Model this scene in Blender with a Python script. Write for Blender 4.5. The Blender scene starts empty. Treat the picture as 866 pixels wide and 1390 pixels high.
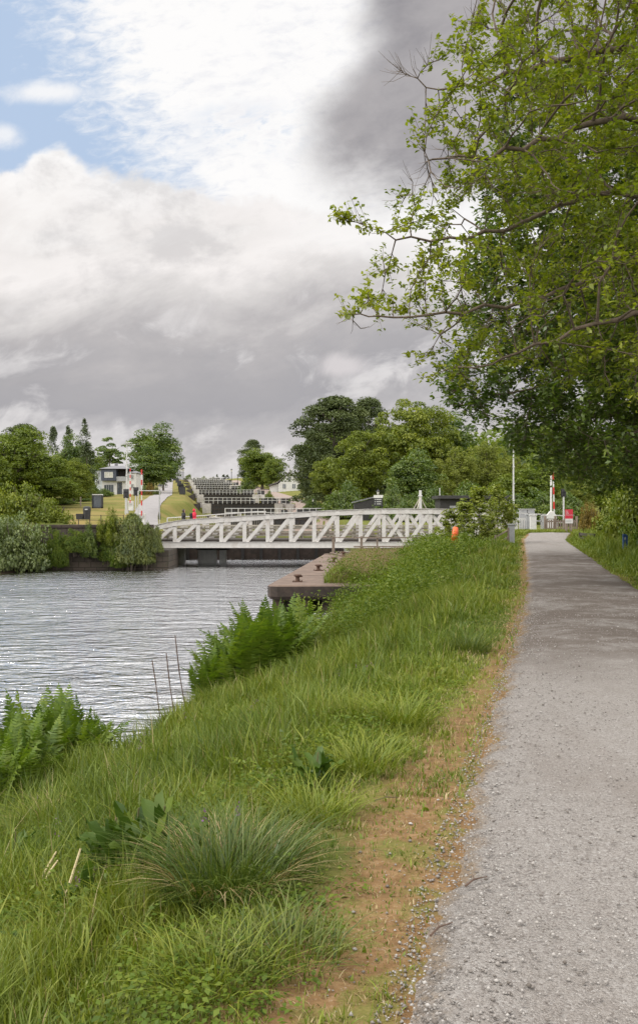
import bpy, math, random
import numpy as np
from mathutils import Vector

R = np.random.default_rng(7)
random.seed(7)
C = bpy.context.scene.collection
F = 1264.0          # focal length in photo pixels, used to read distances off the photograph
EYE = 1.6

def at(px, py, Y):
    """point of the place seen at photo pixel (px, py), Y metres ahead"""
    return Vector(((px - 433) / F * Y, Y, EYE - (py - 695) / F * Y))

def px_x(px, Y): return (px - 433) / F * Y
def py_z(py, Y): return EYE - (py - 695) / F * Y

# ------------------------------------------------------------------ objects
def put(o, parent=None):
    C.objects.link(o)
    if parent is not None: o.parent = parent
    return o

def tag(o, label=None, cat=None, group=None, kind=None):
    if label: o['label'] = label
    if cat: o['category'] = cat
    if group: o['group'] = group
    if kind: o['kind'] = kind
    return o

def thing(name, label, cat, loc=(0, 0, 0), rz=0.0, group=None):
    o = put(bpy.data.objects.new(name, None))
    o.empty_display_size = 0.2
    o.location = loc; o.rotation_euler = (0, 0, rz)
    return tag(o, label, cat, group)

def copy_tree(o, parent=None):
    c = o.copy(); C.objects.link(c)
    c.parent = parent
    for ch in list(o.children): copy_tree(ch, c)
    return c

def again(root, loc, rz=0.0, label=None, scale=None, group=None):
    c = copy_tree(root)
    c.location = loc; c.rotation_euler = (0, 0, rz)
    if scale is not None: c.scale = (scale,) * 3 if isinstance(scale, (int, float)) else scale
    if label: c['label'] = label
    if group: c['group'] = group
    return c

def np_mesh(name, V, faces, mat=None, attrs=None, smooth=False):
    """V (n,3); faces: list of (m,k) index arrays; attrs: {name: per-vertex float array}"""
    me = bpy.data.meshes.new(name)
    V = np.ascontiguousarray(V, dtype=np.float32)
    me.vertices.add(len(V)); me.vertices.foreach_set('co', V.ravel())
    faces = [np.asarray(f, dtype=np.int32) for f in faces if len(f)]
    idx = np.concatenate([f.ravel() for f in faces])
    tot = np.concatenate([np.full(len(f), f.shape[1], dtype=np.int32) for f in faces])
    st = np.concatenate([[0], np.cumsum(tot)[:-1]]).astype(np.int32)
    me.loops.add(len(idx)); me.loops.foreach_set('vertex_index', idx)
    me.polygons.add(len(tot)); me.polygons.foreach_set('loop_start', st); me.polygons.foreach_set('loop_total', tot)
    if smooth: me.polygons.foreach_set('use_smooth', np.ones(len(tot), dtype=bool))
    for k, a in (attrs or {}).items():
        at_ = me.attributes.new(k, 'FLOAT', 'POINT')
        at_.data.foreach_set('value', np.ascontiguousarray(a, dtype=np.float32))
    if mat: me.materials.append(mat)
    me.update(calc_edges=True)
    return me

class MB:
    """collects simple shapes into ONE mesh"""
    def __init__(s): s.v = []; s.f = []
    def add(s, vs, fs):
        b = len(s.v); s.v += [tuple(v) for v in vs]; s.f += [tuple(i + b for i in f) for f in fs]
        return s
    def box(s, c, d, rz=0.0):
        cx, cy, cz = c; x, y, z = d[0] / 2, d[1] / 2, d[2] / 2
        cr, sr = math.cos(rz), math.sin(rz)
        vs = []
        for dz in (-z, z):
            for dx, dy in ((-x, -y), (x, -y), (x, y), (-x, y)):
                vs.append((cx + dx * cr - dy * sr, cy + dx * sr + dy * cr, cz + dz))
        return s.add(vs, [(3, 2, 1, 0), (4, 5, 6, 7), (0, 1, 5, 4), (1, 2, 6, 5), (2, 3, 7, 6), (3, 0, 4, 7)])
    def bar(s, p, q, w, h, up=(0, 0, 1)):
        p, q = Vector(p), Vector(q); d = (q - p).normalized(); u = Vector(up)
        if abs(d.dot(u)) > 0.98: u = Vector((0, 1, 0))
        a = d.cross(u).normalized() * (w / 2); b = a.cross(d).normalized() * (h / 2)
        vs = [e + sa * a + sb * b for e in (p, q) for sa, sb in ((-1, -1), (1, -1), (1, 1), (-1, 1))]
        return s.add(vs, [(0, 1, 2, 3), (7, 6, 5, 4), (1, 0, 4, 5), (2, 1, 5, 6), (3, 2, 6, 7), (0, 3, 7, 4)])
    def tube(s, p, q, r0, r1=None, n=8, cap=True):
        r1 = r0 if r1 is None else r1
        p, q = Vector(p), Vector(q); d = (q - p).normalized()
        a = d.orthogonal().normalized(); b = d.cross(a)
        vs = []
        for e, r in ((p, r0), (q, r1)):
            for i in range(n):
                t = 2 * math.pi * i / n
                vs.append(e + (a * math.cos(t) + b * math.sin(t)) * r)
        fs = [(i, (i + 1) % n, n + (i + 1) % n, n + i) for i in range(n)]
        if cap: fs += [tuple(range(n))[::-1], tuple(range(n, 2 * n))]
        return s.add(vs, fs)
    def lathe(s, c, prof, n=12, sx=1, sy=1):
        vs = []; m = len(prof)
        for r, z in prof:
            for i in range(n):
                t = 2 * math.pi * i / n
                vs.append((c[0] + r * sx * math.cos(t), c[1] + r * sy * math.sin(t), c[2] + z))
        fs = [(j * n + i, j * n + (i + 1) % n, (j + 1) * n + (i + 1) % n, (j + 1) * n + i) for j in range(m - 1) for i in range(n)]
        fs += [tuple(range(n))[::-1], tuple(range((m - 1) * n, m * n))]
        return s.add(vs, fs)
    def prism(s, poly, y0, y1, axis='y'):
        """poly in (x,z) swept along y, or in (x,y) swept along z, or in (y,z) swept along x"""
        n = len(poly)
        P = {'y': lambda a, b, t: (a, t, b), 'z': lambda a, b, t: (a, b, t), 'x': lambda a, b, t: (t, a, b)}[axis]
        vs = [P(a, b, y0) for a, b in poly] + [P(a, b, y1) for a, b in poly]
        return s.add(vs, [tuple(range(n)), tuple(range(n, 2 * n))[::-1]] + [((i + 1) % n, i, n + i, n + (i + 1) % n) for i in range(n)])
    def mesh(s, name, mat, bevel=0, smooth=False):
        me = bpy.data.meshes.new(name)
        me.from_pydata(s.v, [], s.f)
        me.materials.append(mat)
        import bmesh
        bm = bmesh.new(); bm.from_mesh(me)
        bmesh.ops.recalc_face_normals(bm, faces=bm.faces)
        if bevel:
            es = [e for e in bm.edges if len(e.link_faces) == 2 and e.calc_face_angle(0) > 0.6]
            bmesh.ops.bevel(bm, geom=es, offset=bevel, segments=2, profile=0.6, affect='EDGES', clamp_overlap=True)
        bm.to_mesh(me); bm.free()
        if smooth:
            for p in me.polygons: p.use_smooth = True
        return me
    def build(s, name, mat, parent=None, bevel=0, smooth=False, label=None):
        o = put(bpy.data.objects.new(name, s.mesh(name, mat, bevel, smooth)), parent)
        if label: o['label'] = label
        return o

def link(name, me, parent=None): return put(bpy.data.objects.new(name, me), parent)

# ------------------------------------------------------------------ node helpers
class NT:
    def __init__(s, tree): s.t = tree
    def n(s, typ, **kw):
        nd = s.t.nodes.new(typ)
        for k, v in kw.items(): setattr(nd, k, v)
        return nd
    def set(s, sock, val):
        if hasattr(val, 'is_output'): s.t.links.new(val, sock)
        elif isinstance(val, (tuple, list)) and len(val) == 3 and sock.type == 'RGBA': sock.default_value = (*val, 1)
        else: sock.default_value = val
    def m(s, op, a, b=None, c=None, clamp=False):
        nd = s.n('ShaderNodeMath', operation=op, use_clamp=clamp)
        for i, x in enumerate((a, b, c)):
            if x is not None: s.set(nd.inputs[i], x)
        return nd.outputs[0]
    def add(s, a, b): return s.m('ADD', a, b)
    def sub(s, a, b): return s.m('SUBTRACT', a, b)
    def mul(s, a, b): return s.m('MULTIPLY', a, b)
    def mad(s, a, b, c): return s.m('MULTIPLY_ADD', a, b, c)
    def step(s, x, lo, hi, to0=0.0, to1=1.0):
        nd = s.n('ShaderNodeMapRange', interpolation_type='SMOOTHSTEP')
        for i, v in enumerate((x, lo, hi, to0, to1)): s.set(nd.inputs[i], v)
        return nd.outputs[0]
    def mix(s, f, a, b, blend='MIX'):
        nd = s.n('ShaderNodeMix', data_type='RGBA', blend_type=blend)
        s.set(nd.inputs[0], f); s.set(nd.inputs[6], a); s.set(nd.inputs[7], b)
        return nd.outputs[2]
    def noise(s, vec, scale, detail=4, rough=0.55, dist=0.0, dims='3D'):
        nd = s.n('ShaderNodeTexNoise', noise_dimensions=dims)
        if vec is not None: s.set(nd.inputs['Vector'], vec)
        nd.inputs['Scale'].default_value = scale; nd.inputs['Detail'].default_value = detail
        nd.inputs['Roughness'].default_value = rough; nd.inputs['Distortion'].default_value = dist
        return nd.outputs[0]
    def voro(s, vec, scale, feature='F1'):
        nd = s.n('ShaderNodeTexVoronoi', feature=feature)
        if vec is not None: s.set(nd.inputs['Vector'], vec)
        nd.inputs['Scale'].default_value = scale
        return nd
    def ramp(s, f, stops, interp='LINEAR'):
        nd = s.n('ShaderNodeValToRGB'); cr = nd.color_ramp; cr.interpolation = interp
        while len(cr.elements) < len(stops): cr.elements.new(0.5)
        for e, (p, c) in zip(cr.elements, stops):
            e.position = p; e.color = (*c, 1) if len(c) == 3 else c
        s.set(nd.inputs[0], f)
        return nd.outputs[0]
    def comb(s, x, y, z):
        nd = s.n('ShaderNodeCombineXYZ')
        for i, v in enumerate((x, y, z)): s.set(nd.inputs[i], v)
        return nd.outputs[0]
    def sep(s, v):
        nd = s.n('ShaderNodeSeparateXYZ'); s.set(nd.inputs[0], v); return nd.outputs
    def vmul(s, v, k):
        nd = s.n('ShaderNodeVectorMath', operation='MULTIPLY'); s.set(nd.inputs[0], v); nd.inputs[1].default_value = k
        return nd.outputs[0]
    def attr(s, name): 
        nd = s.n('ShaderNodeAttribute'); nd.attribute_name = name; return nd.outputs['Fac']
    def bump(s, h, strength, dist=0.02):
        nd = s.n('ShaderNodeBump'); s.set(nd.inputs['Height'], h); nd.inputs['Strength'].default_value = strength
        nd.inputs['Distance'].default_value = dist; return nd.outputs[0]

def new_mat(name):
    m = bpy.data.materials.new(name); m.use_nodes = True
    t = NT(m.node_tree); t.t.nodes.clear()
    out = t.n('ShaderNodeOutputMaterial')
    return m, t, out

def principled(t, out, col, rough=0.8, normal=None, metal=0.0, spec=None):
    p = t.n('ShaderNodeBsdfPrincipled')
    t.set(p.inputs['Base Color'], col); t.set(p.inputs['Roughness'], rough); p.inputs['Metallic'].default_value = metal
    if spec is not None: p.inputs['Specular IOR Level'].default_value = spec
    if normal is not None: t.set(p.inputs['Normal'], normal)
    t.t.links.new(p.outputs[0], out.inputs[0]); return p

def surf_mat(name, a, b, scale=6.0, rough=0.75, bump=0.0, metal=0.0, stain=None, stain_amt=0.35, stretch=(1, 1, 1), stain_scale=1.2):
    """two-tone weathered surface, optional stain colour in patches"""
    m, t, out = new_mat(name)
    co = t.vmul(t.n('ShaderNodeTexCoord').outputs['Object'], stretch)
    n1 = t.noise(co, scale, 6, 0.65)
    col = t.mix(t.step(n1, 0.35, 0.65), a, b)
    if stain:
        n2 = t.noise(co, stain_scale, 7, 0.7, 0.4)
        col = t.mix(t.mul(t.step(n2, 0.5, 0.72), stain_amt), col, stain)
    nr = t.bump(n1, bump, 0.02) if bump else None
    principled(t, out, col, rough, nr, metal)
    return m

def leaf_mat(name, dark, mid, light, transl=0.35, gloss=0.06):
    """foliage: hue per leaf from the 'tint' attribute, light passes through"""
    m, t, out = new_mat(name)
    col = t.ramp(t.attr('tint'), [(0.0, dark), (0.5, mid), (1.0, light)])
    d = t.n('ShaderNodeBsdfDiffuse'); t.set(d.inputs[0], col)
    tr = t.n('ShaderNodeBsdfTranslucent'); t.set(tr.inputs[0], t.mix(1.0, col, (1.25, 1.35, 0.55), 'MULTIPLY'))
    g = t.n('ShaderNodeBsdfGlossy'); g.inputs['Roughness'].default_value = 0.5; t.set(g.inputs[0], (0.8, 0.85, 0.8))
    a = t.n('ShaderNodeMixShader'); a.inputs[0].default_value = transl
    b = t.n('ShaderNodeMixShader'); b.inputs[0].default_value = gloss
    L = t.t.links.new
    L(d.outputs[0], a.inputs[1]); L(tr.outputs[0], a.inputs[2]); L(a.outputs[0], b.inputs[1]); L(g.outputs[0], b.inputs[2]); L(b.outputs[0], out.inputs[0])
    return m

# ------------------------------------------------------------------ the lie of the land
WATER = -2.0
def path_left(Y): return np.interp(Y, [-20, 3.34, 7.63, 14.9, 20, 25.3, 31.1, 45, 54.7, 62], [-5.5, .36, 1.44, 3.27, 4.46, 5.62, 6.92, 9.9, 12.0, 14.2])
def path_right(Y): return path_left(Y) + np.interp(Y, [0, 14, 25, 50, 58, 62], [2.45, 2.4, 2.25, 2.35, 2.6, 3.5])
def quay_x(Y): return -1.9 + (Y - 33.7) * 2.2 / 25.1
def shore_x(Y): return np.interp(Y, [-20, 0, 3, 9, 11, 13.5, 15, 17.2, 21, 25, 33], [-10.8, -5.9, -5.3, -4.15, -3.75, -2.75, -2.5, -2.05, -1.0, -0.5, 0.7])
def lock_c(Y): return 2 - 0.15 * (Y - 62)
LOCKS = [(115, 0.95), (165, 3.05), (215, 5.6), (262, 7.95), (310, 10.5), (355, 12.9), (400, 15.2), (450, 17.3)]
LY = [l[0] for l in LOCKS]; LZ = [l[1] for l in LOCKS]
SY, SZ = [100.0, 113.0], [.8, .45]           # the lockside ground goes up in steps, one at each pair of gates
for (y_, z_), zp in zip(LOCKS, [.45] + LZ[:-1]): SY += [y_ - .8, y_ + 1.6]; SZ += [zp + .25, z_]
def canal_right(Y):
    return np.where(Y < 34.8, shore_x(Y), np.where(Y < 59.5, quay_x(np.clip(Y, 33, 60)) + 0.5, np.interp(Y, [59.5, 62, 68, 100, 113], [0.9, 1.6, 3.5, 2.5, lock_c(113) + 5.6]) * (Y < 113) + (lock_c(Y) + 5.6) * (Y >= 113)))
def canal_left(Y):
    return np.where(Y < 58.4, np.interp(Y, [-20, 40, 56, 58.4], [-30, -21, -17.6, -17.4]), np.interp(Y, [58.4, 58.9, 59.4, 66, 68, 100, 113], [-17.4, -10.2, -11.5, -11.5, -10.5, -12, lock_c(113) - 5.6]) * (Y < 113) + (lock_c(Y) - 5.6) * (Y >= 113))
def sst(x, a, b):
    t = np.clip((x - a) / (b - a), 0, 1); return t * t * (3 - 2 * t)
def wob(X, Y, s=1.0):
    return (np.sin(X * 1.7 * s + Y * .9 * s) + np.sin(X * .8 * s - Y * 1.9 * s + 1.3) + np.sin(X * 3.1 * s + Y * 2.3 * s + 4) * .5 + np.sin(X * .31 * s + Y * .23 * s + 2) * 1.2) / 3.7
def ground(X, Y):
    X = np.asarray(X, float); Y = np.asarray(Y, float)
    X, Y = np.broadcast_arrays(X, Y)
    L, Rr = path_left(Y), path_right(Y)
    cr, cl = canal_right(Y), canal_left(Y)
    # near right bank: level path, slope down to the canal
    lip = L - 0.75
    foot = np.where(Y < 34.8, cr, quay_x(Y) + 4.2)
    zfoot = np.where(Y < 34.8, WATER, -1.12)
    t = np.clip((lip - X) / np.maximum(lip - foot, .5), 0, 1)
    zr = zfoot * t ** 1.02
    off = np.maximum(np.maximum(X - Rr, lip - X), 0)
    zr = zr - 0.02 * np.exp(-off * 6) + wob(X, Y) * 0.07 * sst(off, .1, 1.2)
    zr = zr + 0.18 * sst(X - Rr, .2, 2.5) + 0.5 * sst(X - Rr, 3, 9)
    zr = zr + 0.32 * sst(Y, 55, 59.5) * sst(X, 9, 11)
    # beyond the road
    near_r = 1 - sst(X - cr, 2.0, 5)
    zfar_r = np.interp(Y, [60, 68, 80, 100] + LY, [.1, .15, .5, .8] + [z + .15 for z in LZ]) + 0.6 * sst(X - lock_c(Y), 8, 20) * sst(Y, 90, 170)
    zfar_r = np.where(Y > 101, zfar_r * (1 - near_r) + np.interp(Y, SY, SZ) * near_r, zfar_r)
    kx = sst(X, 9.5, 11.5)
    k = sst(Y, 60.2, 62) * kx + sst(Y, 66.8, 68.5) * (1 - kx)
    zr = zr * (1 - k) + zfar_r * k
    # left bank
    zl_far = np.interp(Y, [60, 67.5, 70, 90, 130, 165, 215, 262, 310, 355, 400, 450], [.15, .15, .95, 1.9, 3.7, 4.7, 6.4, 8.4, 10.8, 13.2, 15.4, 17.4])
    nearlock = 1 - sst(cl - X, 2.0, 5)
    zl_lock = np.interp(Y, [60, 67.5, 80] + SY, [.15, .15, .8] + SZ)
    zl_far = zl_far * (1 - nearlock) + zl_lock * nearlock
    zl_near = WATER + 2.9 * sst(cl - X, 0, 4)
    k = sst(Y, 58.6, 60)
    zl = zl_near * (1 - k) + zl_far * k + wob(X, Y, .5) * .1
    bed = np.where(Y < 113, -4.0, np.interp(Y, SY, SZ) - 1.3)
    # canal cut, with a soft shore only on the near natural bank
    wr = np.where(Y < 34.8, 2.2, 0.3)
    z = np.where(X > (cl + cr) / 2, zr, zl)
    din = np.minimum(cr - X, (X - cl) * 1.0)
    kin = np.clip(din / np.where(X > (cl + cr) / 2, wr, np.where(Y < 58.4, 2.2, .3)), 0, 1)
    z = np.where(din > 0, z * (1 - kin) + bed * kin, z)
    return z
def foot(px, py):
    """where the ray through a photo pixel meets the ground"""
    d = np.array([(px - 433) / F, 1.0, -(py - 695) / F]); s = np.linspace(1, 90, 9000)
    P = d[None] * s[:, None] + np.array([0, 0, EYE]); k = np.argmax(P[:, 2] < np.maximum(ground(P[:, 0], P[:, 1]), WATER + .08))
    return float(P[k, 0]), float(P[k, 1])
def gz(x, y): return float(ground(np.array([x]), np.array([y]))[0])
# ------------------------------------------------------------------ materials
def ground_material():
    m, t, out = new_mat('soil_and_turf')
    co = t.n('ShaderNodeNewGeometry').outputs['Position']
    n1 = t.noise(co, 1.3, 6, 0.65); n2 = t.noise(co, 14, 5, 0.7); n3 = t.noise(co, 70, 3, 0.7); n4 = t.noise(co, .12, 4, .6)
    turf = t.ramp(n2, [(0.3, (.028, .038, .011)), (.55, (.048, .064, .016)), (.8, (.075, .090, .026))])
    lawn = t.mix(t.step(n1, .35, .7), (.095, .118, .018), (.150, .145, .034))
    soil = t.ramp(n2, [(0.25, (.105, .060, .028)), (.5, (.185, .110, .050)), (.75, (.27, .175, .09))])
    soil = t.mix(t.mul(t.step(n3, .58, .72), .6), soil, (.33, .29, .24))
    moss = t.mix(t.step(n3, .3, .7), (.10, .115, .025), (.16, .15, .04))
    dirt = t.attr('dirt')
    dm = t.step(t.add(dirt, t.mul(t.sub(n1, .5), .9)), .38, .62)
    soil = t.mix(t.mul(t.step(t.noise(co, 2.6, 6, .7), .48, .62), .8), soil, moss)
    col = t.mix(t.attr('lawn'), turf, lawn)
    straw = t.mix(t.step(n4, .4, .6), (.235, .172, .065), (.175, .150, .045))
    col = t.mix(t.mul(t.attr('straw'), t.step(t.noise(co, .25, 4, .6), .3, .6)), col, straw)
    col = t.mix(dm, col, soil)
    mud = t.attr('mud')
    col = t.mix(mud, col, (.045, .035, .022))
    principled(t, out, col, .95, t.bump(t.add(n2, t.mul(n3, .5)), .6, .03), spec=.15)
    return m

def gravel_material():
    m, t, out = new_mat('gravel')
    co = t.n('ShaderNodeNewGeometry').outputs['Position']
    v = t.voro(co, 95); v2 = t.voro(co, 210)
    n1 = t.noise(co, .9, 6, .65); n2 = t.noise(co, 22, 5, .7); n3 = t.noise(co, 5, 5, .7)
    stone = t.ramp(t.sep(v.outputs['Color'])[0], [(0, (.15, .132, .12)), (.35, (.225, .205, .19)), (.7, (.275, .256, .24)), (1, (.335, .318, .30))])
    fine = t.ramp(t.sep(v2.outputs['Color'])[1], [(0, (.18, .16, .145)), (.5, (.25, .23, .212)), (1, (.32, .30, .282))])
    col = t.mix(t.step(n2, .4, .6), fine, stone)
    col = t.mix(t.mul(t.step(n3, .5, .75), .35), col, (.185, .16, .14))
    # stretch under the trees: earth between stones, and tree shade painted into the colour
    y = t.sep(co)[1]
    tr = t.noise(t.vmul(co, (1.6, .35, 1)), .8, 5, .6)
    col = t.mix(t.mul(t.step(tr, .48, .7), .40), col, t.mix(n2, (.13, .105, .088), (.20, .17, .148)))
    worn_shade = t.mul(t.step(y, 7.5, 12), t.step(y, 38, 33))
    worn_shade = t.mul(worn_shade, t.step(t.add(n1, t.mul(t.sub(n3, .5), .6)), .25, .6))
    col = t.mix(t.mul(worn_shade, .85), col, t.mix(n2, (.075, .057, .047), (.135, .108, .09)))
    col = t.mix(1.0, col, (.985, .985, .985), 'MULTIPLY')
    edge = t.attr('edge')
    em = t.step(t.add(edge, t.mul(t.sub(n3, .5), 1.2)), .45, .85)
    col = t.mix(t.mul(em, .75), col, t.mix(n2, (.15, .10, .055), (.27, .20, .13)))
    h = t.add(t.mul(v.outputs['Distance'], -1.0), t.mul(v2.outputs['Distance'], -.6))
    principled(t, out, col, .92, t.bump(t.add(h, t.mul(n2, .5)), .75, .012), spec=.2)
    return m

def water_material():
    m, t, out = new_mat('canal_water')
    co = t.n('ShaderNodeNewGeometry').outputs['Position']
    a = t.noise(t.vmul(co, (1.0, 1.9, 1.0)), 2.3, 4, .55, .5)
    b = t.noise(t.vmul(co, (1.0, 2.0, 1.0)), .75, 3, .5, .3)
    gust = t.noise(t.vmul(co, (.5, 1, 1)), .11, 3, .5)
    c = t.noise(t.vmul(co, (1.0, 1.7, 1.0)), 5.0, 3, .6)
    h = t.add(t.add(t.mul(a, .50), t.mul(b, .75)), t.mul(c, .09))
    h = t.mul(h, t.step(gust, .25, .7, .75, 1.25))
    nr = t.bump(h, 1.0, .21)
    fr = t.n('ShaderNodeFresnel'); fr.inputs['IOR'].default_value = 1.33; t.set(fr.inputs['Normal'], nr)
    d = t.n('ShaderNodeBsdfDiffuse'); t.set(d.inputs[0], (.030, .034, .030))
    gl = t.n('ShaderNodeBsdfGlossy'); t.set(gl.inputs[0], (.97, .97, .98)); gl.inputs['Roughness'].default_value = .07; t.set(gl.inputs['Normal'], nr)
    mx = t.n('ShaderNodeMixShader'); t.set(mx.inputs[0], t.m('MINIMUM', t.mul(fr.outputs[0], 3.0), .96))
    t.t.links.new(d.outputs[0], mx.inputs[1]); t.t.links.new(gl.outputs[0], mx.inputs[2]); t.t.links.new(mx.outputs[0], out.inputs[0])
    return m

M = {}
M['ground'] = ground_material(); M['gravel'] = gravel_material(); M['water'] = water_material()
M['white_paint'] = surf_mat('weathered_white_paint', (.62, .595, .57), (.54, .515, .49), 3, .55, .05, stain=(.33, .24, .17), stain_amt=.4, stain_scale=1.7)
M['cream_paint'] = surf_mat('grimy_cream_paint', (.40, .365, .30), (.30, .27, .215), 4, .6, .05, stain=(.20, .15, .09), stain_amt=.6)
M['clean_white'] = surf_mat('white_gloss_paint', (.62, .61, .585), (.54, .53, .51), 5, .45)
M['black_timber'] = surf_mat('black_tarred_timber', (.018, .017, .017), (.040, .036, .034), 5, .7, .2, stretch=(1, 1, 6))
M['black_metal'] = surf_mat('black_metal_paint', (.016, .016, .018), (.028, .028, .030), 8, .45)
M['rust'] = surf_mat('rusty_iron', (.060, .034, .024), (.115, .060, .038), 14, .8, .3)
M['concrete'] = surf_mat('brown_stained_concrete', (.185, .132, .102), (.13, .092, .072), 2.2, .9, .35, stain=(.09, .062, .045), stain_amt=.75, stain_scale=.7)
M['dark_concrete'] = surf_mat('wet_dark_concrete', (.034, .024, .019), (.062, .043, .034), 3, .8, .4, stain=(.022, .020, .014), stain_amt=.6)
M['pile'] = surf_mat('old_timber_pile', (.050, .032, .024), (.095, .062, .045), 5, .85, .5, stretch=(3, 3, .6))
M['stone'] = None
M['grey_stone'] = surf_mat('pale_coping_stone', (.47, .44, .41), (.36, .335, .31), 2, .9, .25, stain=(.16, .14, .11), stain_amt=.5)
M['timber'] = surf_mat('weathered_grey_timber', (.165, .125, .095), (.255, .205, .165), 7, .9, .4, stretch=(4, 4, .5))
M['dark_timber'] = surf_mat('dark_timber', (.030, .024, .020), (.060, .048, .040), 6, .85, .3, stretch=(3, 3, .6))
M['galv'] = surf_mat('galvanised_steel', (.40, .40, .39), (.50, .50, .48), 9, .5, .05, metal=.3)
M['grey_paint'] = surf_mat('grey_paint', (.27, .275, .285), (.33, .335, .34), 4, .6)
M['red_paint'] = surf_mat('red_paint', (.55, .030, .028), (.46, .028, .026), 6, .5)
M['sign_red'] = surf_mat('sign_red', (.50, .022, .045), (.44, .02, .04), 3, .5)
M['orange'] = surf_mat('orange_plastic', (.80, .125, .018), (.68, .095, .016), 5, .45, stain=(.35, .08, .03), stain_amt=.4)
M['blue_paint'] = surf_mat('blue_paint', (.025, .075, .20), (.020, .055, .15), 7, .5)
M['glass'] = surf_mat('dark_window_glass', (.045, .055, .065), (.085, .095, .105), 1.5, .12)
M['pale_glass'] = surf_mat('pale_window_pane', (.40, .40, .36), (.52, .50, .44), 3, .25)  # pale two-tone pane colour
M['navy'] = surf_mat('navy_cladding', (.040, .048, .070), (.055, .062, .085), 3, .6)
M['slate'] = surf_mat('grey_slate', (.14, .14, .15), (.19, .187, .195), 5, .7, .2)
M['dark_slate'] = surf_mat('dark_slate', (.085, .075, .075), (.13, .115, .11), 5, .75, .2)
M['render'] = surf_mat('white_render', (.58, .57, .545), (.50, .49, .475), 2, .85, .1)
M['grey_render'] = surf_mat('pale_grey_render', (.50, .53, .56), (.46, .485, .51), 2, .85)
M['tarmac'] = surf_mat('tarmac', (.16, .145, .14), (.22, .19, .18), 3, .9, .1)
M['pale_path'] = surf_mat('pale_gravel_path', (.27, .255, .255), (.23, .215, .215), 2, .9, .1)
M['pink_path'] = surf_mat('pink_gravel_path', (.27, .205, .175), (.22, .17, .145), 2, .9, .1)
M['bark'] = surf_mat('grey_brown_bark', (.060, .047, .036), (.120, .097, .075), 6, .95, .6, stretch=(2, 2, .5))
M['twig'] = surf_mat('twig_bark', (.085, .062, .042), (.14, .105, .075), 10, .9)
M['dead_stem'] = surf_mat('dead_brown_stem', (.070, .042, .030), (.12, .075, .05), 10, .9)
M['straw'] = surf_mat('bleached_straw', (.50, .42, .24), (.40, .32, .17), 10, .8)
M['red_coat'] = surf_mat('red_coat_cloth', (.52, .018, .045), (.42, .016, .04), 6, .85)
M['dark_cloth'] = surf_mat('dark_cloth', (.015, .015, .018), (.03, .028, .03), 6, .9)
M['blue_cloth'] = surf_mat('dull_blue_cloth', (.03, .035, .055), (.045, .05, .075), 6, .9)
M['skin'] = surf_mat('skin', (.50, .30, .22), (.46, .27, .20), 6, .6)
M['hair'] = surf_mat('dark_hair', (.03, .02, .015), (.05, .035, .025), 20, .6)

def stone_material():
    m, t, out = new_mat('rubble_stone_wall')
    co = t.n('ShaderNodeTexCoord').outputs['Object']
    br = t.n('ShaderNodeTexBrick'); br.offset = .5
    x, y, z = t.sep(co)
    t.set(br.inputs['Vector'], t.comb(t.add(x, y), t.add(z, t.mul(t.noise(co, 1.2, 3), .12)), 0))
    for k, v in (('Scale', 1.0), ('Mortar Size', .022), ('Brick Width', .75), ('Row Height', .36)): br.inputs[k].default_value = v
    br.inputs['Color1'].default_value = (.10, .078, .060, 1); br.inputs['Color2'].default_value = (.062, .050, .040, 1); br.inputs['Mortar'].default_value = (.035, .028, .022, 1)
    n = t.noise(co, 3, 6, .7)
    col = t.mix(t.mul(t.step(n, .45, .7), .6), br.outputs['Color'], (.055, .055, .030))
    tide = t.step(z, .75, .15)
    col = t.mix(t.mul(tide, .75), col, (.028, .024, .018))
    principled(t, out, col, .9, t.bump(t.add(br.outputs['Fac'], t.mul(n, -.8)), .6, .05))
    return m
M['stone'] = stone_material()

# foliage colours
M['grass'] = leaf_mat('grass_blades', (.052, .082, .008), (.115, .160, .013), (.215, .235, .030), .26, .03)
M['grass_dry'] = leaf_mat('dry_grass', (.21, .16, .065), (.34, .25, .12), (.45, .36, .21), .25, .03)
M['tussock'] = leaf_mat('tussock_blades', (.028, .052, .008), (.062, .100, .013), (.145, .165, .030), .25, .035)
M['fern'] = leaf_mat('fern_frond', (.048, .090, .009), (.100, .160, .012), (.170, .222, .022), .32, .03)
M['weed'] = leaf_mat('weed_leaves', (.050, .085, .010), (.100, .148, .015), (.175, .205, .028), .32, .02)
M['dock'] = leaf_mat('dock_leaves', (.030, .062, .009), (.058, .102, .013), (.115, .155, .020), .28, .025)
M['ash'] = leaf_mat('ash_leaves', (.080, .112, .010), (.175, .212, .014), (.300, .310, .026), .45, .04)
M['sycamore'] = leaf_mat('sycamore_leaves', (.038, .070, .008), (.086, .132, .012), (.165, .205, .020), .35, .05)
M['oak'] = leaf_mat('oak_leaves', (.052, .080, .008), (.105, .142, .012), (.165, .195, .020), .30, .03)
M['lime'] = leaf_mat('lime_leaves', (.066, .094, .009), (.128, .160, .013), (.205, .225, .022), .30, .03)
M['birch'] = leaf_mat('birch_leaves', (.095, .118, .018), (.165, .190, .026), (.235, .25, .045), .32, .03)
M['pine'] = leaf_mat('pine_needles', (.044, .060, .018), (.076, .098, .030), (.115, .138, .046), .15, .03)
M['willow'] = leaf_mat('willow_leaves', (.070, .100, .026), (.122, .160, .042), (.195, .225, .072), .28, .05)
M['copper'] = leaf_mat('russet_leaves', (.095, .075, .012), (.19, .130, .020), (.30, .20, .035), .30, .03)
M['ivy'] = leaf_mat('ivy_leaves', (.055, .080, .012), (.115, .140, .018), (.20, .21, .028), .30, .05)
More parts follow.
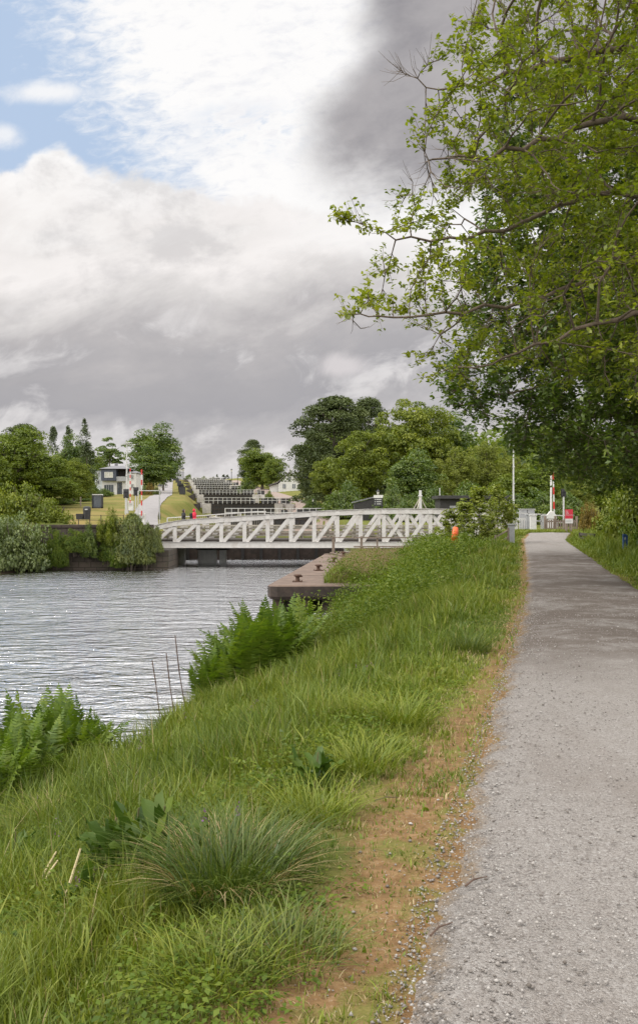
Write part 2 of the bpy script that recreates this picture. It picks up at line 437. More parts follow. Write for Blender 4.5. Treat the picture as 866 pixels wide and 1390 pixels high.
M['spruce'] = leaf_mat('conifer_needles', (.045, .062, .026), (.080, .102, .045), (.115, .140, .062), .15, .03)

# ------------------------------------------------------------------ sky and light
SUN_EL, SUN_AZ = 48.0, -88.0        # degrees; azimuth from +Y towards +X
scene = bpy.context.scene
def make_world():
    w = bpy.data.worlds.new('World'); scene.world = w; w.use_nodes = True
    t = NT(w.node_tree); t.t.nodes.clear()
    out = t.n('ShaderNodeOutputWorld')
    g = t.n('ShaderNodeTexCoord').outputs['Generated']
    x, y, z = t.sep(g)
    az = t.m('ARCTAN2', x, y)
    el = t.m('ARCTAN2', z, t.m('SQRT', t.add(t.mul(x, x), t.mul(y, y))))
    # azimuth and elevation stretched to units of 1/1264 rad so cloud edges can be given in round numbers
    az2 = t.mul(az, az); el2 = t.mul(el, el)
    px = t.mad(t.mul(az, t.mad(az2, .333, 1.0)), 1264.0, 433.0)
    py = t.sub(695.0, t.mul(t.mul(t.mul(el, t.mad(el2, .333, 1.0)), t.mad(az2, .5, 1.0)), 1264.0))
    def field(sx, sy, rot=0.0, off=0.0):
        c, s = math.cos(rot), math.sin(rot)
        u = t.add(t.mul(px, c / sx), t.mul(py, s / sx)); v = t.sub(t.mul(py, c / sy), t.mul(px, s / sy))
        return t.comb(u, v, off)
    nA = t.noise(field(260, 150, -.22), 1, 9, .60, .25)              # broad billows
    nB = t.noise(field(380, 150, -.30, 3.1), 1, 9, .60, .35)          # long streaks
    nC = t.noise(field(34, 15, -.12, 7.7), 1, 6, .62, .35)           # mackerel texture
    nD = t.noise(field(120, 100, 0, 5.5), 1, 10, .62, .2)            # edges
    nE = t.noise(field(90, 55, -.4, 9.5), 1, 7, .6, .5)
    c5 = lambda n, k: t.mul(t.sub(n, .5), k)
    sky = t.n('ShaderNodeTexSky', sky_type='NISHITA'); sky.sun_disc = False
    sky.sun_elevation = math.radians(SUN_EL); sky.sun_rotation = math.radians(SUN_AZ)
    sky.air_density = 1.0; sky.dust_density = 1.2
    blue = t.mix(1.0, sky.outputs[0], (.105, .105, .105), 'MULTIPLY')
    blue = t.mix(.92, blue, (.45, .565, .745))
    # high mackerel cloud: white, opens to blue towards the upper left
    A = t.mul(t.sub(t.sub(px, 72), t.mul(py, .62)), 1 / 120)
    A = t.add(t.add(A, t.mul(c5(nC, 2.3), t.step(px, 330, 150, .6, 1))), c5(nA, 2.0))
    mA = t.step(A, -.75, .75)
    gap = t.mul(t.mul(t.step(t.m('ABSOLUTE', t.sub(px, 335)), 110, 20), t.step(t.m('ABSOLUTE', t.sub(py, 178)), 50, 5)), t.step(t.add(nC, c5(nE, .8)), .42, .68))
    mA = t.sub(mA, t.mul(gap, .55))
    def puff(cx, cy, rx, ry, k=1.0):
        dx = t.mul(t.sub(px, cx), 1 / rx); dy = t.mul(t.sub(py, cy), 1 / ry)
        d = t.m('SQRT', t.add(t.mul(dx, dx), t.mul(dy, dy)))
        return t.mul(t.step(t.add(d, t.add(c5(nE, 1.6), c5(nD, 1.2))), 1.15, .15), k)
    wisp = t.m('MAXIMUM', puff(75, 128, 75, 20, .85), puff(8, 186, 30, 18, .75))
    mA = t.m('MAXIMUM', mA, wisp)
    white = t.mix(t.step(t.add(nC, c5(nA, .5)), .22, .52), (.80, .80, .825), (.90, .89, .885))
    col = t.mix(mA, blue, white)
    # the big cumulus deck below it
    yb = t.add(t.sub(228, t.mul(t.step(t.m('ABSOLUTE', t.sub(px, 72)), 46, 8), 20)), t.mul(t.m('MAXIMUM', t.sub(px, 105), 0.0), .17))
    D = t.sub(py, t.add(yb, t.add(c5(nD, 80), c5(nE, 34))))
    mC = t.mul(t.step(D, -5, 15), t.step(px, 470, 330, .55, 1))
    mC = t.m('MAXIMUM', mC, t.step(D, 5, 70))
    pd = t.add(py, t.add(c5(nB, 300), t.add(c5(nA, 230), c5(nE, 60))))
    pd = t.sub(pd, t.mul(t.sub(px, 300), -.10))
    deck = t.ramp(t.mul(pd, 1 / 700), [
        (.29, (.90, .885, .875)), (.36, (.86, .835, .82)), (.41, (.79, .76, .745)), (.475, (.85, .815, .80)), (.55, (.66, .635, .625)),
        (.63, (.47, .45, .455)), (.70, (.40, .388, .402)), (.78, (.375, .366, .385)), (.85, (.47, .455, .465)), (.93, (.56, .535, .535)), (1.0, (.59, .565, .56))])
    rim = t.mul(t.step(D, 60, 5), t.step(px, 330, 200))
    deck = t.mix(t.mul(rim, .75), deck, (.92, .905, .895))
    deck = t.mix(t.mul(t.step(t.add(nE, c5(nB, 1.0)), .50, .74), .60), deck, (.80, .775, .77))
    deck = t.mix(t.mul(t.step(t.add(nD, c5(nA, 1.1)), .52, .30), .35), deck, (.36, .35, .365))
    col = t.mix(mC, col, deck)
    # dark rain cloud on the right, with its hard left edge
    ex = t.sub(492, t.mul(t.step(py, 60, 165), 76))
    Rr = t.add(t.sub(px, ex), t.add(c5(nD, 75), c5(nE, 24)))
    mR = t.mul(t.step(Rr, -30, 58), t.step(t.add(py, t.add(c5(nA, 200), c5(nE, 50))), 330, 195))
    rain = t.mix(t.step(t.add(nA, c5(nE, .5)), .3, .7), (.265, .256, .275), (.41, .392, .40))
    rain = t.mix(t.mul(t.step(px, 520, 680), .35), rain, (.52, .49, .49))
    col = t.mix(mR, col, rain)
    col = t.mix(puff(466, 498, 46, 20, .75), col, (.70, .66, .665))
    # out of the picture, overhead and behind, cloud is brightened for extra fill light
    up = t.m('MAXIMUM', t.step(el, .72, 1.15), t.step(t.m('ABSOLUTE', az), .75, 1.6))
    nZ = t.noise(g, 2.2, 6, .6)
    high = t.mix(t.step(nZ, .35, .65), (1.7, 1.7, 1.72), (2.6, 2.52, 2.4))
    col = t.mix(up, col, high)
    # below the horizon
    col = t.mix(t.step(el, -.01, -.06), col, (.10, .10, .07))
    bg = t.n('ShaderNodeBackground'); t.set(bg.inputs[0], col); bg.inputs[1].default_value = 1.0
    t.t.links.new(bg.outputs[0], out.inputs[0])
    w.cycles.sampling_method = 'MANUAL'; w.cycles.sample_map_resolution = 512
make_world()
sun = bpy.data.lights.new('sun', 'SUN'); sun.energy = 2.0; sun.angle = math.radians(11); sun.color = (1, .95, .87)
so = put(bpy.data.objects.new('sun', sun))
a_, e_ = math.radians(SUN_AZ), math.radians(SUN_EL)
so.rotation_euler = Vector((math.sin(a_) * math.cos(e_), math.cos(a_) * math.cos(e_), math.sin(e_))).to_track_quat('Z', 'Y').to_euler()
so.location = (0, 0, 60)

cam = bpy.data.cameras.new('camera'); cam.sensor_fit = 'VERTICAL'; cam.sensor_height = 36; cam.sensor_width = 24
cam.lens = F * 36 / 1390; cam.clip_end = 6000; cam.clip_start = .1
co_ = put(bpy.data.objects.new('camera', cam)); co_.location = (0, 0, EYE); co_.rotation_euler = (math.pi / 2, 0, 0)
scene.camera = co_
vs = scene.view_settings; vs.view_transform = 'Standard'; vs.look = 'None'; vs.exposure = 0.14; vs.gamma = 1
scene.cycles.use_denoising = True
try: scene.cycles.denoiser = 'OPENIMAGEDENOISE'
except Exception: pass
scene.cycles.max_bounces = 6; scene.cycles.diffuse_bounces = 3; scene.cycles.transmission_bounces = 4; scene.cycles.glossy_bounces = 3
scene.cycles.sample_clamp_indirect = 4; scene.cycles.caustics_reflective = False; scene.cycles.caustics_refractive = False
scene.render.use_persistent_data = False

# ------------------------------------------------------------------ ground, path, water
def grow_lines(start, step, stop, f):
    out = []; x = start
    while x < stop: out.append(x); x += step; step *= f
    out.append(stop); return out
xs = np.array([-v for v in grow_lines(20.25, .5, 2500, 1.12)][::-1] + list(np.arange(-20, 24.01, .25)) + grow_lines(24.5, .5, 2500, 1.12))
ys = np.array(sorted([-v for v in grow_lines(6.5, .8, 60, 1.3)] + list(np.arange(-6, 72, .25)) + [y + .13 for y in grow_lines(72.5, .6, 3500, 1.055)] + [y + d for y in LY for d in (-.8, 1.6)]))
GX, GY = np.meshgrid(xs, ys)
GZ = ground(GX, GY)
V = np.stack([GX.ravel(), GY.ravel(), GZ.ravel()], 1)
nx, ny = len(xs), len(ys)
i, j = np.meshgrid(np.arange(nx - 1), np.arange(ny - 1)); b = (j * nx + i).ravel()
L_, R_ = path_left(GY), path_right(GY)
sl = L_ - GX
wid = np.interp(GY, [-5, 3, 6.5, 9, 12, 20, 60], [.75, .75, .62, .36, .25, .22, .2])
dirt = np.where((sl > -.3) & (GY < 58), np.clip(1 - (sl / wid) * .62, 0, 1), 0)
dirt = np.where(sl < 0, 1, dirt) * (GX < R_ + .25) * (GY < 60)
lawn = sst(GY, 57, 61) * ~((GX > -9) & (GX < 10.5) & (GY < 68)) + np.where(GY < 58, np.exp(-np.abs(sl - .5) * 1.2) * .7, 0)
straw = sst(GY, 62, 68) * np.exp(-np.abs(GX - canal_left(GY) + 9) / 14) * (GX < canal_left(GY)) + (GX > canal_right(GY)) * sst(GY, 100, 140) * np.exp(-np.abs(GX - canal_right(GY)) / 8)
mud = sst(-GZ, 1.45, 1.9)
me = np_mesh('ground', V, [np.stack([b, b + 1, b + nx + 1, b + nx], 1)], M['ground'],
             dict(dirt=dirt.ravel(), lawn=np.clip(lawn, 0, 1).ravel(), straw=np.clip(straw, 0, 1).ravel(), mud=mud.ravel()), smooth=True)
tag(link('ground', me), kind='structure')

py_ = np.arange(-6, 58.6, .06)
cols = np.linspace(0, 1, 22)
pl, pr = path_left(py_), path_right(py_)
pl, pr = pl - .02, pr + .05
jl = (np.sin(py_ * 3.1) * .5 + np.sin(py_ * 7.7 + 1) * .35 + np.sin(py_ * 17.3) * .25 + R.normal(0, .12, len(py_))) * .06
jr = (np.sin(py_ * 2.7 + 2) * .5 + np.sin(py_ * 8.9) * .35 + R.normal(0, .12, len(py_))) * .06
pl, pr = pl + jl, pr + jr
PX = pl[:, None] + (pr - pl)[:, None] * cols[None]
PY = np.repeat(py_[:, None], len(cols), 1)
ed = np.minimum(cols, 1 - cols)[None] * np.ones_like(PX)
PZ = .012 + .03 * np.sqrt(np.clip(ed * 2, 0, 1)) + wob(PX, PY, 2.3) * .010 + R.normal(0, .0015, PX.shape)
PZ = PZ + .32 * sst(PY, 55, 59.5) * sst(PX, 9, 11)
wl = np.exp(-((cols - .22) / .1) ** 2) + np.exp(-((cols - .75) / .1) ** 2)
PZ -= .008 * wl[None]
PZ -= .05 * np.clip(1 - np.minimum(cols, 1 - cols) / .075, 0, 1)[None] ** 1.3 + np.clip(R.normal(0, .004, PX.shape), -.01, .01) * (np.minimum(cols, 1 - cols) < .1)[None]
edge = np.clip(1 - ed * (R_[0, 0] * 0 + 2.4) / .28, 0, 1)
m_, n_ = PX.shape
i, j = np.meshgrid(np.arange(n_ - 1), np.arange(m_ - 1)); b = (j * n_ + i).ravel()
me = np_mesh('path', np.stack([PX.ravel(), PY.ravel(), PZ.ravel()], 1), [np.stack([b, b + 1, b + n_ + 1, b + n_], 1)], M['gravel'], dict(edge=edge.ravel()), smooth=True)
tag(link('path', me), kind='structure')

mb = MB(); mb.add([(-260, -60, WATER), (60, -60, WATER), (60, 112, WATER), (-260, 112, WATER)], [(0, 1, 2, 3)])
tag(mb.build('water', M['water']), kind='structure')

def ribbon(name, pts, widths, mat, lift=.02, kind='structure', sub=14):
    P = np.array(pts, float); s = np.linspace(0, len(P) - 1, (len(P) - 1) * sub + 1)
    X = np.interp(s, np.arange(len(P)), P[:, 0]); Y = np.interp(s, np.arange(len(P)), P[:, 1]); W = np.interp(s, np.arange(len(P)), widths)
    for _ in range(6):
        X[1:-1] = (X[:-2] + 2 * X[1:-1] + X[2:]) / 4; Y[1:-1] = (Y[:-2] + 2 * Y[1:-1] + Y[2:]) / 4
    dx, dy = np.gradient(X), np.gradient(Y); l = np.hypot(dx, dy); nx_, ny_ = -dy / l, dx / l
    c = np.linspace(-.5, .5, 7)
    GXr = X[:, None] + nx_[:, None] * W[:, None] * c; GYr = Y[:, None] + ny_[:, None] * W[:, None] * c
    GZr = ground(GXr, GYr) + lift
    n = 7; i, j = np.meshgrid(np.arange(n - 1), np.arange(len(X) - 1)); b = (j * n + i).ravel()
    o = link(name, np_mesh(name, np.stack([GXr.ravel(), GYr.ravel(), GZr.ravel()], 1), [np.stack([b, b + 1, b + n + 1, b + n], 1)], mat, smooth=True))
    return tag(o, kind=kind)
ribbon('road', [(-60, 64), (-30, 64), (-11.6, 64)], [5.6, 5.6, 5.6], M['tarmac'], .03)
ribbon('road', [(13.4, 65), (25, 65), (45, 67), (90, 75)], [5.2, 5.6, 5.6, 5.6], M['tarmac'], .03)
def trk(px, Y): return (px_x(px, Y), Y)
ribbon('towpath', [trk(198, 71), trk(199, 84), trk(205, 105), trk(222, 150), trk(225, 215), trk(227, 300), trk(230, 440), trk(232, 520)], [2.0, 2.0, 2.4, 2.8, 3.2, 3.6, 4, 4], M['pale_path'], .06)
ribbon('towpath', [trk(440, 105), trk(412, 118), trk(400, 150), trk(385, 190), trk(360, 235), trk(335, 300), trk(318, 380)], [7, 8, 7, 4, 3.2, 3.2, 3], M['pink_path'], .08)

def pebbles():
    n = 26000
    y = 2.2 + R.power(1.0, n) * 0 + (R.random(n) ** 1.8) * 16
    s = R.random(n); L = path_left(y); W = path_right(y) - L
    side = R.random(n)
    s = np.where(side < .34, np.abs(R.normal(0, .10, n)) - .04, np.where(side < .40, 1 - np.abs(R.normal(0, .06, n)), s))
    x = L + W * s - np.where(R.random(n) < .05, R.random(n) * .4, 0)
    r = np.clip(R.lognormal(-5.35, .38, n), .002, .013)
    z = np.where((x > L), .012 + .03 * np.sqrt(np.clip(np.minimum(s, 1 - s) * 2, 0, 1)), ground(x, y) + .004) + r * .25
    dirs = np.array([(1, 0, 0), (0, 1, 0), (-1, 0, 0), (0, -1, 0), (0, 0, 1), (0, 0, -.6)], float)
    k = R.uniform(.65, 1.35, (n, 6, 1)); a = R.random(n) * 6.28
    V = dirs[None] * k * r[:, None, None] * np.array([1, 1, .75])
    ca, sa = np.cos(a)[:, None], np.sin(a)[:, None]
    V = np.stack([V[..., 0] * ca - V[..., 1] * sa, V[..., 0] * sa + V[..., 1] * ca, V[..., 2]], -1) + np.stack([x, y, z], 1)[:, None]
    tri = np.array([(0, 1, 4), (1, 2, 4), (2, 3, 4), (3, 0, 4), (1, 0, 5), (2, 1, 5), (3, 2, 5), (0, 3, 5)])
    Fc = (np.arange(n)[:, None, None] * 6 + tri[None]).reshape(-1, 3)
    m, t, out = new_mat('loose_stone')
    col = t.ramp(t.attr('tint'), [(0, (.11, .095, .082)), (.4, (.22, .20, .185)), (.75, (.29, .27, .25)), (1, (.38, .36, .34))])
    principled(t, out, col, .85, spec=.25)
    me = np_mesh('gravel', V.reshape(-1, 3), [Fc], m, dict(tint=np.repeat(R.random(n), 6)))
    tag(link('gravel', me), 'loose grey stones scattered over the towpath and its edge', 'gravel', kind='stuff')
pebbles()
# ------------------------------------------------------------------ swing bridge
def make_bridge():
    Y0 = 62.0; k = Y0 / F
    root = thing('swing_bridge', 'long white painted steel truss swing bridge spanning the canal', 'bridge', (0, Y0, 0))
    topx = np.array([px_x(p, Y0) for p in (207, 225, 250, 300, 345, 400, 438, 492, 540, 580, 620, 660, 690)])
    topz = np.array([py_z(p, Y0) for p in (714.5, 709.8, 705.6, 702.6, 699.6, 696.0, 693.6, 691.6, 690.6, 690.8, 691.6, 693.4, 695.2)])
    tz = lambda x: float(np.interp(x, topx, topz))
    x0, x1 = topx[0], topx[-1]
    zb0, zb1 = -.76, -.42            # bottom chord
    posts = [px_x(238 + 31.42 * i, Y0) for i in range(15)]
    nodes = [x0 + .15] + posts
    def truss(y, first):
        tr = MB(); tk = .17
        xs_ = np.linspace(x0 - .12, x1 + .12, 46)
        up = [(x, tz(x)) for x in xs_]; lo = [(x, tz(x) - .34) for x in xs_][::-1]
        tr.prism(up + lo, y - tk, y + tk)
        top = tr.build('truss', M['white_paint'], root, .012)
        fl = MB()                                      # flange plates and stiffeners along the chord
        for a, b in zip(xs_[:-1], xs_[1:]): fl.bar((a - .01, y, tz(a) + .016), (b + .01, y, tz(b) + .016), tk * 2 + .16, .026)
        for x in posts: fl.box((x, y - tk - .016, tz(x) - .17), (.34, .026, .30))
        fl.build('top_flange', M['white_paint'], top)
        bc = MB(); bc.box(((x0 + x1) / 2, y, (zb0 + zb1) / 2), (x1 - x0 + .3, tk * 2, zb1 - zb0))
        bc.box(((x0 + x1) / 2, y, zb0 - .016), (x1 - x0 + .34, tk * 2 + .14, .026)); bc.box(((x0 + x1) / 2, y, zb1 + .016), (x1 - x0 + .3, tk * 2 + .1, .024))
        bc.build('bottom_chord', M['white_paint'], top, .008)
        for i, x in enumerate(posts):
            p = MB(); z1 = tz(x) - .335
            p.box((x, y, (zb1 + .03 + z1) / 2), (.20, .20, z1 - zb1 - .03)); p.box((x, y - .105, (zb1 + z1) / 2), (.26, .022, z1 - zb1 - .10))
            p.build('post', M['white_paint'], top, .006)
        def diag(xa, za, xb, zb_, dy=0):
            d = MB(); d.bar((xa, y + dy, za), (xb, y + dy, zb_), .05, .25, (0, 0, 1))
            d.bar((xa, y + dy - .05, za), (xb, y + dy - .05, zb_), .02, .21, (0, 0, 1))
            d.build('diagonal', M['white_paint'], top)
        for i in range(11): diag(nodes[i] + .14, zb1 + .04, nodes[i + 1] - .12, tz(nodes[i + 1]) - .36, -.08)
        for i in range(10, 14):
            diag(nodes[i] + .12, tz(nodes[i]) - .36, nodes[i + 1] - .14, zb1 + .04, .06)
            if i > 10: diag(nodes[i] + .14, zb1 + .04, nodes[i + 1] - .12, tz(nodes[i + 1]) - .36, -.08)
        e = MB(); e.box((x0 + .06, y, (zb1 + tz(x0) - .3) / 2), (.3, .3, tz(x0) - .3 - zb1)); e.build('end_post', M['white_paint'], top, .01)
    truss(0.0, True); truss(5.2, False)
    d = MB(); d.box(((x0 + x1) / 2, 2.6, -.33), (x1 - x0, 4.75, .18)); d.build('deck', M['dark_timber'], root)
    g = MB()
    for x in np.linspace(x0 + .5, x1 - .5, 16): g.box((x, 2.6, -.6), (.22, 4.7, .3))
    g.build('cross_girder', M['black_metal'], root)
    # roadside rails between the trusses
    for y in (.75, 4.45):
        for z, h in ((.50, .12), (.25, .11), (.02, .12)) if y < 1 else ((.62, .12), (.2, .12)):
            r = MB(); r.box(((x0 + x1) / 2 + .3, y, z), (x1 - x0 - .4, .09, h)); r.build('guard_rail', M['cream_paint'], root, .01)
        for x in np.arange(x0 + .9, x1, 1.8):
            p = MB(); p.box((x, y + .12, .12), (.14, .14, .85)); p.build('guard_post', M['cream_paint'], root)
    # footway on the far side with a mesh-filled railing
    w = MB(); w.box((-3.6, 6.1, .0), (15.2, 1.5, .12)); w.build('footway', M['timber'], root)
    rz = lambda x: float(np.interp(x, [-11.4, -10, -4.8, 3], [1.15, 1.24, 1.62, 1.75]))
    rail = MB()
    xr = np.linspace(-11.2, -3.9, 11)
    for a, b in zip(xr[:-1], xr[1:]):
        rail.bar((a, 6.9, rz(a)), (b, 6.9, rz(b)), .07, .07)
        rail.bar((a, 6.9, rz(a) - .5), (b, 6.9, rz(b) - .5), .03, .03)
    for x in np.arange(-11.2, -3.8, 1.8): rail.bar((x, 6.9, .05), (x, 6.9, rz(x)), .07, .07)
    ro = rail.build('railing', M['clean_white'], root)
    inf = MB()
    for x in np.arange(-11.15, -3.95, .16): inf.bar((x, 6.92, .12), (x, 6.92, rz(x) - .03), .022, .022)
    inf.build('baluster', M['cream_paint'], ro)
    # mast over the pivot, with its two stays
    mx = px_x(576, Y0)
    ms = MB(); zt = py_z(672.5, Y0)
    ms.box((mx, 2.6, (1.0 + zt) / 2), (.17, .17, zt - .2)); ms.box((mx, 2.6, zt + .02), (.26, .26, .08))
    mo = ms.build('mast', M['clean_white'], root, .01)
    for s, yy in ((-.5, 0), (.46, 5.2)):
        st = MB(); st.tube((mx, 2.6, zt - .08), (mx + s * .95, yy, tz(mx) + .02), .035, n=6); st.build('stay', M['cream_paint'], mo)
    for s in (-.5, .46):
        st = MB(); st.tube((mx, 2.6, zt - .08), (mx + s * 1.0, 2.6, 1.75), .035, n=6); st.build('stay', M['cream_paint'], mo)
    # pivot pier and the pale timber steps under the right half
    pv = MB(); pv.box((px_x(553, Y0), .0, -1.03), (.36, .5, .5)); pv.build('pivot_column', M['white_paint'], root, .01)
    pr_ = MB(); pr_.lathe((px_x(575, Y0), 2.6, -1.9), [(1.9, 0), (1.9, .75), (1.7, .85), (1.7, 1.1)], 28); pr_.build('pivot_drum', M['rust'], root)
    lm = MB()
    for px_ in (255, 262): lm.box((px_x(px_, Y0), -.25, 0), (.1, .03, .1))
    return root
make_bridge()

def under_bridge():
    r = thing('fender_jetty', 'pale timber fender posts standing in the water under the bridge end', 'fender', (0, 66.5, 0))
    for px_, w in ((243, .9), (282, 1.3), (303, .45)):
        m = MB(); x = px_x(px_, 66.5); m.box((x, 0, -1.45), (w, .7, 1.5)); m.build('pile', M['clean_white'], r, .03)
    m = MB(); m.box((px_x(272, 66.5), .5, -.95), (4.2, .3, .22)); m.box((px_x(290, 66.5), -.36, -1.0), (2.4, .06, .2)); m.build('waling', M['dark_timber'], r)
under_bridge()

# far abutments and quay walls under and beyond the bridge
def wall_thing(name, label, cat, loc, size, mat, cap=None, bevel=.04):
    r = thing(name, label, cat, loc)
    m = MB(); m.box((0, 0, size[2] / 2), size); m.build('wall', mat, r, bevel)
    if cap:
        m = MB(); n = max(1, int(round(size[0] / 1.4)))
        for i in range(n): m.box((-size[0] / 2 + (i + .5) * size[0] / n, 0, size[2] + .10), (size[0] / n - .012, size[1] + .14, .20))
        m.build('coping', cap, r, .025)
    return r
wall_thing('retaining_wall', 'brown rubble stone quay wall hung with ivy on the far bank', 'wall', (-14.0, 58.9, -2.9), (7.0, .9, 3.5), M['stone'], M['dark_concrete'])
wall_thing('bridge_abutment', 'low dark stone block carrying the left end of the white bridge', 'abutment', (-10.05, 60.6, -2.9), (1.25, 4.2, 2.1), M['stone'], None, .06)
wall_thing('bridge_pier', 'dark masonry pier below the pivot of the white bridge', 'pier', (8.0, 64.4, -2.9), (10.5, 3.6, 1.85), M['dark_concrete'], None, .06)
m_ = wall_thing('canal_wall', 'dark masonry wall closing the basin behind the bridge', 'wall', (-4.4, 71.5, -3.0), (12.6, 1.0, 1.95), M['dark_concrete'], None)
for x_ in np.arange(-5.6, 6, 1.4):
    m = MB(); m.box((x_, -.56, 1.05), (.22, .14, 1.7)); m.build('fender_post', M['black_timber'], m_)

# ------------------------------------------------------------------ quay, bollards, railing
def make_quay():
    r = thing('quay', 'brown concrete quay with overhanging dark edge on timber piles', 'quay', (0, 0, 0))
    zt = -1.05
    yy = np.linspace(33.7, 59.4, 24); e = [(quay_x(y), y) for y in yy]
    c = e[0]
    front = [(c[0] + .03, c[1] + .30), (c[0] + .14, c[1] + .08), (c[0] + .38, c[1]), (3.6, 33.9)]
    poly = front + [(3.6, 59.4)] + e[1:][::-1]
    n = len(poly)
    cx_, cy_ = np.mean([p[0] for p in poly]), np.mean([p[1] for p in poly])
    m = MB()
    rows = []
    for z, ins in ((zt, .07), (zt - .05, .0), (zt - .42, .0), (zt - .54, .10)):
        rows.append([(p[0] + (ins if p[0] < 2 else 0), p[1] + (ins if p[1] < 36 else 0), z) for p in poly])
    vs = [v for row in rows for v in row]
    fs = [(k * n + i, (k + 1) * n + i, (k + 1) * n + (i + 1) % n, k * n + (i + 1) % n) for k in range(3) for i in range(n)]
    fs += [tuple(range(n)), tuple(range(3 * n, 4 * n))[::-1]]
    m.add(vs, fs)
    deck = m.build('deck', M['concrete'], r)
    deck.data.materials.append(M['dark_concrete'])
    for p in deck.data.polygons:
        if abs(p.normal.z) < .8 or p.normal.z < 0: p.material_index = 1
    for y in (38.9, 44.0, 49.2, 54.2):
        j = MB(); j.box(((quay_x(y) + 3.4) / 2 + .1, y, zt + .002), (3.3 - quay_x(y), .035, .008)); j.build('joint', M['dark_concrete'], r)
    w = MB()
    w.bar((quay_x(34.4) + .75, 34.4, -2.2), (quay_x(59) + .75, 59, -2.2), .25, 1.6)
    w.box((1.9, 34.35, -2.2), (3.6, .25, 1.6)); w.build('wall', M['dark_concrete'], r)
    for y in [34.15] + list(np.arange(36.6, 59, 2.4)):
        p = MB(); p.box((quay_x(y) + .34, y, -2.25), (.34, .34, 1.55)); p.build('pile', M['pile'], r, .03)
    for x in (-.55, .55, 1.6):
        p = MB(); p.box((x, 34.12, -2.25), (.34, .34, 1.55)); p.build('pile', M['pile'], r, .03)
make_quay()

def make_bollard():
    r = thing('mooring_bollard', '', 'bollard', (0, 0, 0), group='mooring bollards along the quay edge')
    b = MB(); b.box((0, 0, .022), (.62, .5, .045)); b.build('base_plate', M['rust'], r, .01)
    p = MB(); p.lathe((0, 0, .04), [(.17, 0), (.14, .05), (.12, .12), (.125, .19), (.16, .22), (.235, .24), (.245, .28), (.22, .32), (.1, .335)], 16); p.build('post', M['rust'], r, smooth=True)
    h = MB(); h.box((.20, 0, .27), (.22, .16, .07)); h.build('horn', M['rust'], r, .02)
    for a in (-.25, .25):
        for b_ in (-.19, .19):
            bt = MB(); bt.lathe((a, b_, .045), [(.03, 0), (.03, .03)], 6); bt.build('bolt', M['rust'], r)
    return r
b0 = make_bollard()
spots = [(404, 35.3, 'rusty mooring bollard nearest the front corner of the quay'), (432, 42.0, 'rusty mooring bollard second from the front corner of the quay'),
         (453, 48.9, 'rusty mooring bollard third from the front corner of the quay'), (466, 55.5, 'rusty mooring bollard at the bridge end of the quay')]
for i, (p_, y, lab) in enumerate(spots):
    loc = (px_x(p_, y), y, -1.05)
    if i == 0: b0.location = loc; b0['label'] = lab; b0.scale = (.62, .62, .78)
    else: again(b0, loc, .3 * i, lab, (.62, .62, .78))

def quay_railing():
    r = thing('quay_railing', 'brown two-rail fence with slim posts crossing the end of the quay', 'railing', (0, 57.6, -1.06))
    for p_, w in ((452.5, .17), (490.5, .15), (512, .10), (573, .17), (604, .12), (640, .12)):
        m = MB(); x = px_x(p_, 57.6); m.box((x, 0, .58), (w, w, 1.16)); m.build('post', M['timber'], r, .01)
    xa, xb = px_x(480, 57.6), px_x(676, 57.6)
    for z in (1.08, .52, .12):
        m = MB(); m.bar((xa, -.1, z), (xb, -.1, z), .05, .08); m.build('rail', M['timber'], r)
    m = MB(); m.bar((px_x(438, 57.6), -.1, 1.1), (px_x(494, 57.6), -.1, 1.06), .04, .05); m.build('rail', M['timber'], r)
quay_railing()
def rope_heap():
    r = thing('mooring_rope', 'tangled heap of pale driftwood and rope by the end of the quay', 'rope', (px_x(462, 56.5), 56.5, -1.05))
    m = MB(); rg = random.Random(4)
    for _ in range(14):
        a = Vector((rg.uniform(-.7, .7), rg.uniform(-.4, .4), rg.uniform(.03, .25))); b = a + Vector((rg.uniform(-.9, .9), rg.uniform(-.5, .5), rg.uniform(-.12, .22)))
        b.z = max(b.z, .02); m.tube(a, b, .035, .02, 6)
    m.build('coil', M['timber'], r)
rope_heap()

